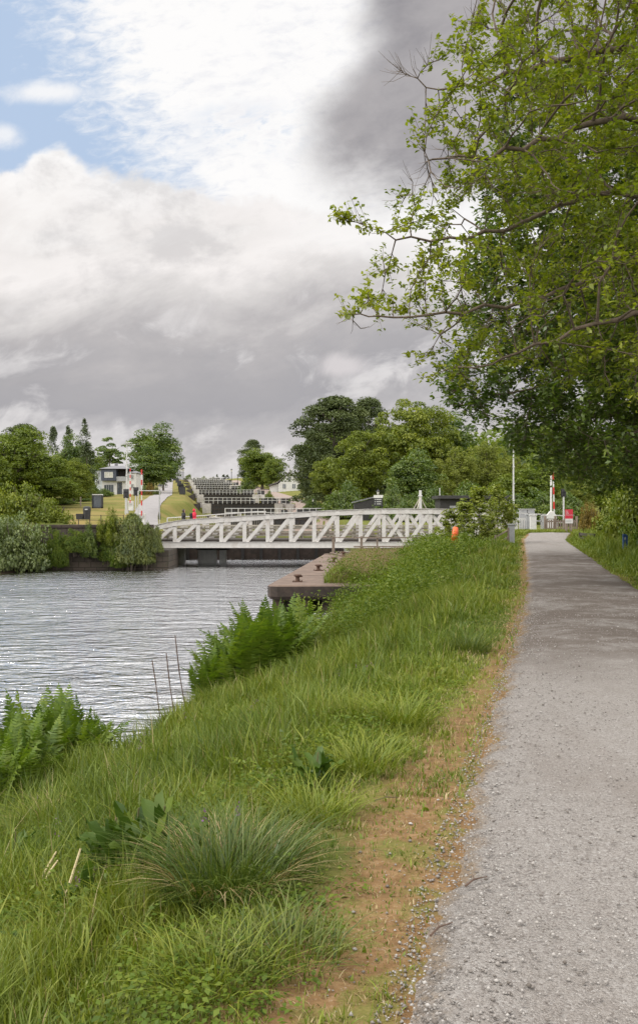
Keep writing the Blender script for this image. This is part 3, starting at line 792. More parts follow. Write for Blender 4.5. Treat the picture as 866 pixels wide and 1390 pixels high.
# ------------------------------------------------------------------ flight of locks
def make_lock(i, Y, z):
    c = float(lock_c(Y))
    lab = ['lowest lock of the flight, its white handrails just above the bridge', 'second lock up the flight with long white railed walkway over black gates',
           'third lock up the flight, white handrails over black timber gates', 'fourth lock up the stepped flight of black gates', 'fifth lock up the stepped flight, small white handrails',
           'sixth lock up the stepped flight of black gates', 'seventh lock up the flight, near the skyline', 'topmost lock of the flight, white rail against the sky'][i]
    r = thing('lock_gate', lab, 'lock gate', (c, Y, z), 0, 'lock gates climbing the canal flight')
    for s in (-1, 1):
        g = MB(); g.bar((s * 5.5, 0, -1.45), (0, 1.2, -1.45), .45, 3.1)
        leaf = g.build('gate_leaf', M['black_timber'], r, .02)
        b = MB()
        for q in np.linspace(.08, .92, 7):
            p = Vector((s * 5.5, 0, 0)).lerp(Vector((0, 1.2, 0)), q); b.box((p.x, p.y - .27, -1.45), (.14, .12, 3.0))
        for zz in (-.25, -.95, -1.7, -2.4): b.bar((s * 5.4, -.26, zz), (s * .1, .92, zz), .10, .20)
        b.build('brace', M['dark_timber'], leaf)
        w = MB(); w.bar((s * 6.6, -.35, .14), (0, .9, .14), .55, .07); w.build('walkway', M['dark_timber'], r)
    right_end = 11.6 if i == 1 else (14.0 if i == 0 else 8.2)
    rail = MB(); left_end = -6.8 if i else -5.6
    def yline(x): return -.62 + 1.2 * (1 - min(1, abs(x) / 6.8))
    xs_ = np.arange(left_end, right_end + .01, .8)
    for a, b in zip(xs_[:-1], xs_[1:]):
        for zz in (1.1, .6): rail.bar((a, yline(a), zz), (b, yline(b), zz), .065, .065)
    for x in xs_: rail.bar((x, yline(x), -.02), (x, yline(x), 1.12), .06, .06)
    rail.build('railing', M['clean_white'], r)
    r2 = MB()
    if i < 2:
     for a, b in zip(xs_[:-1], xs_[1:]): r2.bar((a, yline(a) + .75, 1.1), (b, yline(b) + .75, 1.1), .06, .06)
    for x in xs_[::2]: r2.bar((x, yline(x) + .75, .15), (x, yline(x) + .75, 1.1), .06, .06)
    r2.build('railing', M['cream_paint'], r) if r2.v and i < 2 else None
    for s in (-1, 1):
        w = MB(); w.box((s * 6.35, .8, -1.47), (1.5, 2.8, 3.0)); w.box((s * 7.3, 3.5, -1.0), (.7, 5.5, 2.2)); wo = w.build('side_wall', M['grey_stone'], r, .05)
        st = MB()
        for q in range(4): st.box((s * 8.4, -2.0 + q * 1.6, -.95 + q * .24), (1.4, 1.5, 1.0))
        st.build('steps', M['dark_timber' if s < 0 else 'grey_stone'], r, .03)
    for x in ((-4.2, 5.7) if i % 2 else (5.2, -5.0)):
        cp = MB(); cp.box((x, 1.9, .45), (.9, .6, .95)); cp.build('capstan', M['black_timber'], r, .03)
    for x, w_ in ((4.4, 2.6), (1.6, .8), (7.4, 1.7), (-2.6, 1.2)):
        a = MB(); a.box((x, 2.25, .5), (w_, .7, 1.0 if w_ > 1 else .8)); a.build('gear_housing', M['black_timber'], r, .03)
for i, (Y, z) in enumerate(LOCKS): make_lock(i, Y, z)

def make_cabinet():
    r = thing('hydraulic_cabinet', '', 'cabinet', (0, 0, 0), group='black cabinets stepping up beside the lock flight')
    b = MB(); b.box((0, 0, .75), (1.15, .8, 1.5)); b.build('body', M['black_metal'], r, .02)
    l = MB(); l.prism([(-.65, 1.5), (.65, 1.5), (.65, 1.56), (0, 1.66), (-.65, 1.56)], -.47, .47); l.build('lid', M['black_metal'], r)
    d = MB(); d.box((-.27, -.41, .78), (.5, .02, 1.3)); d.box((.27, -.41, .78), (.5, .02, 1.3)); d.build('door', M['grey_paint'] if 0 else M['black_metal'], r)
    return r
cab = make_cabinet()
for k_, (p_, Y, lab, sc) in enumerate([(248, 168, 'black cabinet lowest on the bank left of the locks', 1.15), (246.5, 196, 'black cabinet second up the bank left of the locks', 1.35), (245.5, 236, 'black cabinet third up the bank left of the locks', 1.4),
                                 (243.5, 285, 'black cabinet fourth up the bank left of the locks', 1.4), (241, 335, 'black cabinet fifth up the bank left of the locks', 1.4), (237.5, 390, 'black cabinet highest on the bank, by the towpath crest', 1.5)]):
    x = px_x(p_, Y); loc = (x, Y, gz(x, Y) - .05)
    if k_ == 0: cab.location = loc; cab['label'] = lab; cab.scale = (sc * .75,) * 3
    else: again(cab, loc, 0, lab, sc * .7)

# ------------------------------------------------------------------ lamps and masts
def make_lantern():
    r = thing('street_lamp', '', 'street lamp', (0, 0, 0), group='black lantern street lamps')
    p = MB(); p.lathe((0, 0, 0), [(.10, 0), (.10, .5), (.075, .55), (.055, .7), (.045, 2.55), (.07, 2.58), (.04, 2.64)], 10); p.build('post', M['black_metal'], r, smooth=True)
    l = MB(); l.lathe((0, 0, 2.64), [(.07, 0), (.09, .03), (.15, .33)], 6); l.build('lantern_glass', M['pale_glass'], r)
    c = MB(); c.lathe((0, 0, 2.97), [(.20, 0), (.17, .06), (.06, .16), (.02, .24)], 6); c.build('lantern_cap', M['black_metal'], r)
    a = MB(); a.bar((-.2, 0, 2.45), (.2, 0, 2.45), .03, .03); a.build('ladder_bar', M['black_metal'], r)
    return r
lamp = make_lantern()
lamps = [(217, 82, None, 1.0, 'black lantern street lamp beside the pale towpath at the bridge'), (513, 92, 672, 1.0, 'lantern street lamp beside the dark shed and info board'),
         (425, 118, None, .75, 'lantern street lamp at the edge of the pink tarmac'), (249, 215, None, 1.75, 'street lamp lowest in the row up the lock flight'), (246.3, 262, None, 1.75, 'street lamp second in the row up the lock flight'),
         (244, 310, None, 1.8, 'street lamp third in the row up the lock flight'), (241.6, 355, None, 2.1, 'street lamp highest in the row up the lock flight'), (235, 420, None, 2.3, 'slim street lamp at the towpath crest beside big tree'),
         (314.5, 330, None, 2.0, 'slim lamp post on the skyline right of the locks'), (322.8, 300, None, 1.8, 'slim lamp post on the skyline touching the round tree')]
for k_, (p_, Y, yb_, sc, lab) in enumerate(lamps):
    x = px_x(p_, Y); loc = (x, Y, gz(x, Y) - .03)
    if k_ == 0: lamp.location = loc; lamp['label'] = lab
    else: again(lamp, loc, 0, lab, sc)

def flood_mast(px_, ytop, Y, lab, heads):
    x = px_x(px_, Y); z0 = gz(x, Y); h = py_z(ytop, Y) - z0
    r = thing('lighting_mast', lab, 'lighting mast', (x, Y, z0), 0, 'tall lighting masts at the bridge')
    p = MB(); p.tube((0, 0, 0), (0, 0, h), .085, .05, 10); p.box((0, 0, .15), (.3, .3, .3)); p.build('pole', M['galv'], r)
    a = MB(); a.bar((-.55, 0, h - .02), (.75, 0, h - .02), .05, .05); ao = a.build('cross_arm', M['galv'], r)
    for q in heads:
        m = MB(); m.prism([(q - .26, h + .02), (q + .26, h + .10), (q + .26, h + .17), (q - .26, h + .12)], -.2, .2); m.build('floodlight', M['galv'], r)
    d = MB()
    for q in (.35, .55, .75): d.box((0, -.09, h * q), (.16, .06, .12))
    d.build('bracket', M['galv'], r)
flood_mast(696.5, 605, 71, 'tall grey floodlight mast beside the dark control cabin', (-.42, .52))
flood_mast(172.5, 603, 80, 'tall grey floodlight mast in front of the white house', (.12,))

# ------------------------------------------------------------------ barriers and signals
def barrier(px_, Y, ytop, lab, width=.15, lean=0.0, n=9, pale_post=False, zbase=None):
    x = px_x(px_, Y); z0 = gz(x, Y) if zbase is None else zbase; h = py_z(ytop, Y) - z0
    r = thing('road_barrier', lab, 'barrier', (x, Y, z0), 0, 'raised red and white road barriers')
    b = MB(); b.box((0, .1, .45), (.42, .5, .9)); bo = b.build('pedestal', M['clean_white'], r, .03)
    m = MB(); hub = MB()
    ao = MB(); ao.bar((0, -.24, .7), (lean, -.24, h), .06, width); arm = ao.build('arm', M['clean_white'], r)
    for i in range(n):
        if i % 2 == 0:
            a, c = i / n, (i + 1) / n; s = MB()
            s.bar((lean * a, -.24, .7 + (h - .7) * a), (lean * c, -.24, .7 + (h - .7) * c), .075, width + .016); s.build('red_band', M['red_paint'], arm)
    hb = MB(); hb.tube((0, -.3, .72), (0, .05, .72), .16, n=12); hb.build('hub', M['galv'], r)
    return r
barrier(193.5, 72, 637.5, 'thick red and white barrier arm raised upright beside the pale towpath', .17, 0, 9)
barrier(178, 86, 636, 'slim red and white barrier arm raised upright in front of the white house', .13, 0, 11)
bz = barrier(751, 64, 642, 'red and white barrier arm raised upright behind the picket fence', .13, -.1, 7, zbase=.12)
def barrier_post():
    x = px_x(747.5, 63.4); z0 = .1; r = thing('barrier_post', 'white pole on a pale triangular foot beside the red barrier arm', 'pole', (x, 63.4, z0))
    p = MB(); p.tube((0, 0, 0), (0, 0, py_z(645, 63.4) - z0), .075, .06, 8); p.build('pole', M['clean_white'], r)
    f = MB(); f.prism([(-.38, 1.05), (.38, 1.05), (.30, 1.3), (.1, 1.55), (-.1, 1.55), (-.30, 1.3)], -.18, .1); f.box((0, 0, .5), (.4, .25, 1.1)); f.build('foot', M['clean_white'], r, .02)
barrier_post()

def signal(px_, ytop, ybot, Y, lab, post_h, two=False, zbase=None):
    x = px_x(px_, Y); z0 = gz(x, Y) if zbase is None else zbase; zt = py_z(ytop, Y) - z0; zb = py_z(ybot, Y) - z0
    r = thing('traffic_signal', lab, 'traffic signal', (x, Y, z0), 0, 'black traffic signals at the bridge')
    p = MB(); p.tube((0, 0, 0), (0, 0, zb + .1), .06, n=8); p.build('post', M['galv'], r)
    hh = zt - zb; w = hh * .52
    h = MB(); h.box((.02, 0, (zt + zb) / 2), (w, .18, hh)); ho = h.build('head', M['black_metal'], r, .02)
    b = MB(); b.box((.02, .10, (zt + zb) / 2), (w + .10, .02, hh + .1)); b.build('backboard', M['black_metal'], r)
    for sx in (-.25, .25):
        l = MB(); l.tube((.02 + sx * w, -.2, zt - hh * .33), (.02 + sx * w, -.08, zt - hh * .33), w * .2, n=10); l.build('lamp_hood', M['dark_cloth'], ho)
    l = MB(); l.tube((.02, -.2, zb + hh * .25), (.02, -.08, zb + hh * .25), w * .2, n=10); l.build('lamp_hood', M['dark_cloth'], ho)
signal(171, 664.5, 675.5, 78, 'black signal head below the left floodlight mast', 2)
signal(184.5, 662, 672.5, 88, 'black signal head between the two left barrier arms', 2)
signal(764.5, 664.5, 674, 63, 'black signal head on a white post behind the red sign', 2, zbase=.12)

def frame_gate():
    Y = 70; xa, xb = px_x(188, Y), px_x(217, Y); z0 = gz(xa, Y); h = py_z(666, Y) - z0
    r = thing('height_frame', 'thin pale metal frame standing across the foot of the left towpath', 'frame', (xa, Y, z0))
    for x, w in ((0, .06), (xb - xa, .05)):
        p = MB(); p.box((x, 0, h / 2), (w, w, h)); p.build('post', M['galv'], r)
    b = MB(); b.box(((xb - xa) / 2, 0, h), (xb - xa, .06, .06)); b.build('top_bar', M['galv'], r)
frame_gate()
# ------------------------------------------------------------------ signs, fences and small things
def lettering(text, size, loc, mat, parent, name='lettering', align='LEFT'):
    cu = bpy.data.curves.new(name, 'FONT'); cu.body = text; cu.size = size; cu.align_x = align; cu.extrude = .002; cu.space_line = .95
    cu.materials.append(mat)
    tmp = bpy.data.objects.new(name, cu); me = bpy.data.meshes.new_from_object(tmp); bpy.data.objects.remove(tmp)
    o = link(name, me, parent); o.location = loc; o.rotation_euler = (math.pi / 2, 0, 0)
    return o

def red_sign():
    Y = 58.6; xa, xb = px_x(766.5, Y), px_x(777, Y); z0 = gz((xa + xb) / 2, Y); x = (xa + xb) / 2
    zt, zm, zb = py_z(691.5, Y) - z0, py_z(704, Y) - z0, py_z(710.5, Y) - z0
    r = thing('warning_sign', 'red warning sign over a white plate on two timber posts', 'sign', (x, Y, z0))
    w = xb - xa
    p = MB(); p.box((0, 0, (zt + zm) / 2), (w, .03, zt - zm)); po = p.build('red_panel', M['sign_red'], r)
    lettering('Stop\nLook\nListen\nBeware of trains', .086, (-w / 2 + .03, -.018, zt - .13), M['clean_white'], po)
    q = MB(); q.box((0.01, 0, (zm + zb) / 2), (w * .98, .03, zm - zb - .01)); qo = q.build('white_panel', M['clean_white'], r)
    t = MB()
    for i in range(2): t.box((-.03, -.018, zm - .10 - i * .085), (w * .78, .004, .025))
    t.build('print', M['grey_paint'], qo)
    for s in (-.14, .14):
        m = MB(); m.box((s, .07, zt / 2 - .2), (.12, .1, zt - .4)); m.build('post', M['timber'], r)
red_sign()

def picket_fence():
    r = thing('picket_fence', 'weathered timber picket fence across the end of the towpath', 'fence', (px_x(739, 61), 61, .26))
    xa, xb = 0, px_x(786, 60) - px_x(739, 61)
    rg = random.Random(3)
    pal = MB(); x = 0.0
    while x < xb:
        h = .92 + rg.uniform(-.06, .05); t = x / xb; pal.box((x, -.7 * t + rg.uniform(-.02, .02), h / 2 - .1), (.085, .028, h + .1), rg.uniform(-.1, .1)); x += .135
    pal.build('picket', M['timber'], r)
    for z in (.25, .72):
        m = MB(); m.bar((0, .05, z), (xb, -.65, z), .05, .09); m.build('rail', M['timber'], r)
    for q in (.02, .33, .62, .97):
        m = MB(); m.box((xb * q, .1 - .7 * q, .5), (.13, .12, 1.15)); m.build('post', M['timber'], r)
picket_fence()
def white_gate():
    Y = 61.5; xa, xb = px_x(701, Y), px_x(715.5, Y)
    r = thing('picket_gate', 'white picket gate with dark gaps beside the white gate pillar', 'gate', (xa, Y, .05))
    w = xb - xa; m = MB()
    for x in np.arange(.04, w, .15): m.box((x, 0, .62), (.075, .03, 1.1))
    m.build('picket', M['clean_white'], r)
    for z in (.3, 1.08):
        m = MB(); m.box((w / 2, .03, z), (w, .05, .14 if z > 1 else .09)); m.build('rail', M['clean_white'], r)
white_gate()
def pillar(px_, w, yt, Y, lab, mat, cap, name='gate_pillar', cat='pillar', dz=.0):
    x = px_x(px_, Y); z0 = gz(x, Y); h = py_z(yt, Y) - z0
    r = thing(name, lab, cat, (x, Y, z0))
    m = MB(); m.box((0, 0, h / 2 - .1), (w, w * .8, h + .2 - .06)); m.build('shaft', mat, r, .012)
    m = MB(); m.box((0, 0, h - .035), (w + .08, w * .8 + .08, .07)); m.build('cap', cap, r, .012)
pillar(723, .38, 698.5, 60, 'white painted square gate pillar at the end of the picket fence', M['clean_white'], M['clean_white'])
pillar(716.5, .30, 698, 61.0, 'grey square post touching the left side of the white pillar', M['grey_paint'], M['grey_paint'], 'grey_post', 'post')
pillar(693.5, .30, 711, 46.5, 'short grey strainer post at the top of the sloping wire fence', M['grey_paint'], M['grey_paint'], 'grey_post', 'post')
pillar(738.5, .26, 699.5, 62.2, 'slim pale grey utility box behind the picket fence', M['grey_paint'], M['galv'], 'utility_box', 'box')
def cabinet_pair():
    Y = 66; x = px_x(714.5, Y); r = thing('control_cabinet', 'grey steel control cabinet behind the white gate pillar', 'cabinet', (x, Y, .3))
    h = py_z(691.5, Y) - .3
    for s in (-.27, .27):
        m = MB(); m.box((s, 0, h / 2), (.50, .4, h)); m.build('door', M['grey_paint'], r, .015)
    m = MB(); m.box((0, 0, h + .02), (1.16, .5, .05)); m.build('top', M['galv'], r)
cabinet_pair()
def road_rail():
    Y = 64.5; xa, xb = px_x(700, Y), px_x(768, Y)
    r = thing('road_railing', 'pale two-rail metal railing along the road behind the picket fence', 'railing', (xa, Y, .13))
    for z in (1.42, .95):
        m = MB(); m.bar((0, 0, z), (xb - xa, 0, z - .22), .07, .07); m.build('rail', M['galv'], r)
    for x in np.linspace(0, xb - xa, 5):
        m = MB(); m.box((x, 0, .72 - .03 * x), (.07, .07, 1.44 - .06 * x)); m.build('post', M['galv'], r)
road_rail()
def wire_fence():
    pts = [(655, 741, 44.5), (672, 729.5, 45.5), (689.5, 719.5, 46.4)]
    P = [at(a, b, y) for a, b, y in pts]
    r = thing('wire_fence', 'low grey rail fence climbing the bank beside the saplings', 'fence', P[0])
    for p in P:
        z0 = gz(p.x, p.y); m = MB(); q = p - P[0]; m.box((q.x, q.y, (z0 + p.z) / 2 - P[0].z + .05), (.08, .08, max(.4, p.z - z0) + .15)); m.build('post', M['timber'], r)
    for dz in (0, -.35):
        m = MB()
        for a, b in zip(P[:-1], P[1:]): m.bar(a - P[0] + Vector((0, 0, dz)), b - P[0] + Vector((0, 0, dz)), .04, .06)
        m.build('rail', M['timber'], r)
wire_fence()
def knee_rail():
    pts = [at(787, 723, 50), at(806, 728, 45)]
    for p in pts: p.z = gz(p.x, p.y)
    d = pts[1] - pts[0]
    r = thing('knee_rail', 'low dark timber rail beside the bush at the bend of the towpath', 'rail', pts[0])
    for q in (0, .5, 1):
        m = MB(); p = d * q; m.box((p.x, p.y, p.z + .2), (.13, .13, .6)); m.build('post', M['dark_timber'], r)
    for z in (.42, .20):
        m = MB(); m.bar((0, 0, z), d + Vector((0, 0, z)), .07, .13); m.build('rail', M['dark_timber'], r)
knee_rail()
def blue_post():
    Y = 33; x = px_x(848, Y); z0 = gz(x, Y)
    r = thing('marker_post', 'short blue marker post with a white band on the right verge', 'post', (x, Y, z0))
    h = py_z(725, Y) - z0
    m = MB(); m.prism([(-.085, 0), (.085, 0), (.085, h - .08), (.03, h), (-.085, h)], -.045, .045); m.build('post', M['blue_paint'], r, .008)
    for z in (.42, .30):
        m = MB(); m.box((0, -.047, h * z), (.15, .006, .022)); m.build('band', M['clean_white'], r)
    m = MB(); m.box((-.02, -.047, h * .8), (.05, .006, .09)); m.build('plate', M['grey_paint'], r)
blue_post()
def lifebuoy():
    Y = 42; x = px_x(617, Y); z0 = gz(x, Y)
    r = thing('lifebuoy_housing', 'orange round lifebuoy housing on a post at the quay', 'lifebuoy', (x, Y, z0), 0)
    zc = py_z(727, Y) - z0
    p = MB(); p.box((.03, .05, zc / 2), (.09, .09, zc + .1)); p.build('post', M['timber'], r)
    m = MB(); ang = math.radians(78); n = 28; tilt = .16
    ax = Vector((math.sin(ang), -math.cos(ang), .0)); up = Vector((.12, 0, 1)).normalized(); ax = (ax - up * ax.dot(up)).normalized(); sd = up.cross(ax)
    prof = [(.0, -.13), (.22, -.14), (.36, -.11), (.40, -.04), (.40, .06), (.36, .11), (.28, .12), (.24, .04), (0, .03)]
    vs = []
    for rr, a in prof:
        for i in range(n):
            t = 2 * math.pi * i / n
            vs.append(Vector((0, 0, zc)) - ax * a + (sd * math.cos(t) + up * math.sin(t)) * max(rr, .001))
    m.add(vs, [(j * n + i, j * n + (i + 1) % n, (j + 1) * n + (i + 1) % n, (j + 1) * n + i) for j in range(len(prof) - 1) for i in range(n)])
    ho = m.build('housing', M['orange'], r, smooth=True)
    b = MB(); b.box((.03, .02, zc - .42), (.2, .06, .1)); b.build('bracket', M['galv'], r)
lifebuoy()

def control_cabin():
    Y = 75; xa, xb = px_x(597, Y), px_x(693, Y); x = (xa + xb) / 2; w = xb - xa; z0 = gz(x, Y) - .05
    r = thing('control_cabin', 'long dark flat-roofed bridge control cabin with pale window end', 'cabin', (x, Y, z0))
    zt = py_z(677, Y) - z0
    m = MB(); m.box((-w * .12, 1.6, zt / 2), (w * .76, 3.2, zt)); m.build('wall', M['black_timber'], r)
    m = MB(); m.box((w * .38, 1.7, zt * .32), (w * .23, 2.9, zt * .64)); m.build('wall', M['cream_paint'], r)
    m = MB(); m.box((w * .38, 1.72, zt * .80), (w * .225, 2.8, zt * .36)); m.build('window', M['glass'], r)
    for q in (.27, .325, .38, .435, .492):
        m = MB(); m.box((w * q, .24, zt * .80), (.09, .09, zt * .40)); m.build('mullion', M['clean_white'], r)
    m = MB(); m.box((0, 1.4, zt + .12), (w + .5, 4.1, .26)); m.build('roof', M['black_timber'], r, .02)
    m = MB(); m.box((w * .115, -.012, zt * .77), (.9, .02, .55)); wo = m.build('window', M['pale_glass'], r)
    m = MB(); m.box((w * .115, -.02, zt * .77 + .3), (1.0, .04, .05)); m.box((w * .115, -.02, zt * .77 - .3), (1.0, .04, .05)); m.build('frame', M['clean_white'], wo)
    m = MB(); m.box((-w * .30, -.016, py_z(688, Y) - z0), (.75, .02, .17)); m.build('name_plate', M['grey_paint'], r)
    m = MB(); m.tube((-w * .47, 1.5, zt + .2), (-w * .47, 1.5, zt + .9), .04, n=6); m.build('vent_pipe', M['galv'], r)
control_cabin()
def dark_shed():
    Y = 95; xa, xb = px_x(481, Y), px_x(508, Y); z0 = gz((xa + xb) / 2, Y); r = thing('timber_shed', 'black timber shed with a sloping roof behind the bridge', 'shed', (xa, Y, z0))
    zl, zr = py_z(683, Y) - z0, py_z(676, Y) - z0; w = xb - xa
    m = MB(); m.prism([(0, 0), (w, 0), (w, zr), (0, zl)], 0, 2.4); m.build('wall', M['black_timber'], r)
    m = MB(); m.prism([(-.2, zl + .02), (w + .15, zr + .08), (w + .15, zr + .2), (-.2, zl + .14)], -.2, 2.6); m.build('roof', M['slate'], r)
dark_shed()
def info_board():
    Y = 88; x = px_x(512, Y); z0 = gz(x, Y); r = thing('info_board', 'black notice board with a white heading strip under the lantern', 'notice board', (x, Y, z0))
    zt, zm, zb = py_z(672, Y) - z0, py_z(676, Y) - z0, py_z(687, Y) - z0
    m = MB(); m.box((.1, 0, (zm + zb) / 2), (.80, .05, zm - zb)); b = m.build('panel', M['black_metal'], r)
    m = MB(); m.prism([(-.38, zm), (.5, zm), (.56, zt), (-.32, zt)], -.04, .04); m.build('heading', M['clean_white'], r)
    t = MB()
    for i in range(3):
        z = zm - .14 - i * .21; t.box((-.22, -.03, z), (.07, .01, .08)); t.box((.14, -.03, z), (.5 - .06 * i, .01, .07))
    t.build('print', M['galv'], b)
    for s in (-.26, .44):
        m = MB(); m.box((s, .06, zb / 2), (.08, .08, zb + .4)); m.build('post', M['black_metal'], r)
info_board()

# ------------------------------------------------------------------ houses
def house():
    Y = 165; z0 = py_z(674, Y) - .3; k = Y / F
    X = lambda p: (p - 155) * k; Z = lambda p: py_z(p, Y) - z0
    r = thing('white_house', 'white two-storey house with navy upper bay and grey roof', 'house', (px_x(155, Y), Y, z0))
    def part(name, xa, xb, ya, yb, d0, d1, mat, par=None, bev=0):
        m = MB(); m.box(((X(xa) + X(xb)) / 2, (d0 + d1) / 2, (Z(ya) + Z(yb)) / 2), (abs(X(xb) - X(xa)), d1 - d0, abs(Z(yb) - Z(ya)))); return m.build(name, mat, par or r, bev)
    part('wall', 127.5, 139, 639, 678, 1.0, 6.5, M['grey_render'])
    part('wall', 138, 171.5, 652.6, 678, .6, 6.5, M['render'])
    part('upper_bay', 138, 158.3, 636.5, 652.5, -.2, 6, M['navy'], bev=.03)
    part('wall', 157.9, 172.5, 637, 652.5, 1.6, 6.2, M['dark_timber'])
    part('balcony', 158.4, 173, 646.8, 652.4, .0, .08, M['grey_paint']); part('balcony_floor', 158.4, 173, 652.4, 653.2, .0, 1.7, M['grey_paint'])
    part('column', 171.3, 172.5, 637, 652.4, .0, .16, M['grey_paint'])
    part('wall', 172.6, 184.5, 642, 678, .3, 7, M['render'], bev=.02)
    def window(xa, xb, ya, yb, d, mat=M['glass'], fr=M['clean_white'], bars=1):
        f = part('window', xa, xb, ya, yb, d - .04, d + .05, mat)
        m = MB(); a, b, c, e = X(xa), X(xb), Z(yb), Z(ya)
        for q in np.linspace(a, b, bars + 2): m.box((q, d - .07, (c + e) / 2), (.07, .05, e - c + .07))
        for q in (c, e): m.box(((a + b) / 2, d - .072, q), (b - a + .07, .05, .07))
        m.build('frame', fr, f)
    window(143, 154, 641, 648.2, -.2, M['pale_glass'], M['clean_white'])
    window(129.8, 133, 641, 645, 1.0); window(129.5, 134, 651.5, 657, 1.0)
    window(178.2, 181.5, 644.5, 651, .3); window(178.2, 181.5, 657, 663, .3); window(173.3, 175.5, 644.5, 650, .3)
    window(141, 153.5, 658, 668, .6, M['glass'], M['grey_paint'], 3); window(159, 165, 655, 676, .6, M['glass'], M['dark_timber'], 1)
    def hip(xa, xb, ye, yr, ra, rb, d0, d1, over=.35):
        a, b, e, t = X(xa) - over, X(xb) + over, Z(ye), Z(yr); dm = (d0 + d1) / 2
        m = MB(); m.add([(a, d0 - over, e), (b, d0 - over, e), (b, d1 + over, e), (a, d1 + over, e), (X(ra), dm, t), (X(rb), dm, t)],
                        [(0, 1, 5, 4), (1, 2, 5), (2, 3, 4, 5), (3, 0, 4), (3, 2, 1, 0)])
        m.build('roof', M['slate'], r)
    hip(138, 172.5, 636.4, 631, 149, 161, -.2, 6.3)
    hip(127.5, 139, 639, 637.6, 131, 136, 1, 6.5, .15); hip(173.0, 184.5, 641.9, 638.2, 176, 181, .3, 7, .25)
    m = MB(); m.box((X(153), 3.2, Z(630.3)), (.5, .4, .7)); m.build('chimney', M['slate'], r)
house()
def cottage():
    Y = 225; k = Y / F; z0 = py_z(668, Y) - .4; r = thing('white_cottage', 'white gabled cottage with dark roof beside the right-hand towpath', 'cottage', (px_x(386, Y), Y, z0))
    X = lambda p: (p - 386) * k; Z = lambda p: py_z(p, Y) - z0
    m = MB(); m.prism([(X(378), 0), (X(407), 0), (X(407), Z(656)), (X(393), Z(642.5)), (X(378), Z(656.5))], 0, 7); m.build('wall', M['render'], r)
    m = MB(); m.prism([(X(366), 0), (X(378), 0), (X(378), Z(656.5)), (X(366), Z(659.5))], .6, 6); m.build('wall', M['render'], r)
    m = MB(); m.prism([(X(364.5), Z(659.6)), (X(377), Z(655.6)), (X(393), Z(641.6)), (X(408.5), Z(656.6)), (X(408.5), Z(655.2)), (X(393), Z(640.2)), (X(376.5), Z(654.2)), (X(364.5), Z(658.4))], -.3, 7.3); m.build('roof', M['dark_slate'], r)
    for xa, xb, ya, yb, d in ((384, 388, 657, 663, 0), (397, 401, 657, 663, 0), (391, 395, 648, 652.5, 0)):
        m = MB(); m.box(((X(xa) + X(xb)) / 2, d - .03, (Z(ya) + Z(yb)) / 2), (X(xb) - X(xa), .08, Z(ya) - Z(yb))); w = m.build('window', M['glass'], r)
        m = MB(); m.box(((X(xa) + X(xb)) / 2, d - .08, (Z(ya) + Z(yb)) / 2), (.08, .05, Z(ya) - Z(yb))); m.build('frame', M['clean_white'], w)
    m = MB(); m.box((X(393), 6, Z(639.5)), (.9, .7, 1.5)); m.build('chimney', M['render'], r)
    m = MB(); m.box((X(367), -2.6, Z(667)), (9, .35, 1.0)); 
cottage()
def garden_wall():
    Y = 190; x = px_x(378, Y); r = thing('garden_wall', 'low pale wall along the towpath below the white cottage', 'wall', (x, Y, gz(x, Y) - .1), .25)
    m = MB(); m.box((0, 0, .35), (5.5, .35, .7)); m.build('wall', M['grey_stone'], r, .03)
    m = MB(); m.box((0, 0, .74), (5.6, .42, .08)); m.build('coping', M['grey_stone'], r)
garden_wall()

# ------------------------------------------------------------------ lawn furniture, left bank
def panel_box():
    Y = 92; x = px_x(133, Y); z0 = gz(x, Y); h = py_z(672, Y) - z0; r = thing('display_case', 'dark glazed display case standing on the straw-coloured lawn', 'display case', (x, Y, z0))
    w = 14 * Y / F
    m = MB(); m.box((0, .1, h / 2 + .04), (w - .16, .34, h - .1)); m.build('panel', M['glass'], r)
    m = MB()
    for s in (-1, 1): m.box((s * (w / 2 - .05), 0, h / 2), (.1, .5, h))
    m.box((0, 0, .06), (w, .5, .12)); m.build('frame', M['black_metal'], r)
    m = MB(); m.prism([(-w / 2, h), (w / 2, h), (w / 2 - .05, h + .08), (-w / 2 + .05, h + .08)], -.28, .28); m.build('top', M['clean_white'], r)
panel_box()
def bin_():
    Y = 71; x = px_x(118.5, Y); z0 = gz(x, Y); k = Y / F; r = thing('litter_bin', 'black litter bin at the near edge of the left lawn', 'litter bin', (x, Y, z0))
    h = max(.95, py_z(698, Y) - z0)
    m = MB(); m.lathe((0, 0, 0), [(.26, 0), (.29, h * .65), (.30, h * .68), (.30, h * .86), (.28, h), (.1, h + .05)], 14); m.build('body', M['black_metal'], r)
    m = MB(); m.box((.02, -.29, h * .8), (.2, .03, .09)); m.build('slot', M['galv'], r)
    r2 = thing('planter', 'low black trough standing next to the litter bin', 'planter', (x - .52, Y, z0))
    m = MB(); m.prism([(-.24, 0), (.24, 0), (.28, h * .42), (-.28, h * .42)], -.2, .2); m.build('tub', M['black_metal'], r2); m = MB(); m.box((0, 0, h * .43), (.5, .34, .04)); m.build('soil', M['dark_timber'], r2)
bin_()
def lawn_rail():
    Y = 69.0; xa, xb = px_x(92, Y), px_x(168, Y); z0 = gz((xa + xb) / 2, Y); r = thing('lawn_railing', 'thin dark wire railing along the near edge of the left lawn', 'railing', (xa, Y, z0 - .15))
    for x in np.linspace(0, xb - xa, 6):
        m = MB(); m.box((x, 0, .45), (.05, .05, .95)); m.build('post', M['dark_timber'], r)
    for z in (.88, .5):
        m = MB(); m.bar((0, 0, z), (xb - xa, 0, z), .025, .025); m.build('wire', M['dark_timber'], r)
lawn_rail()
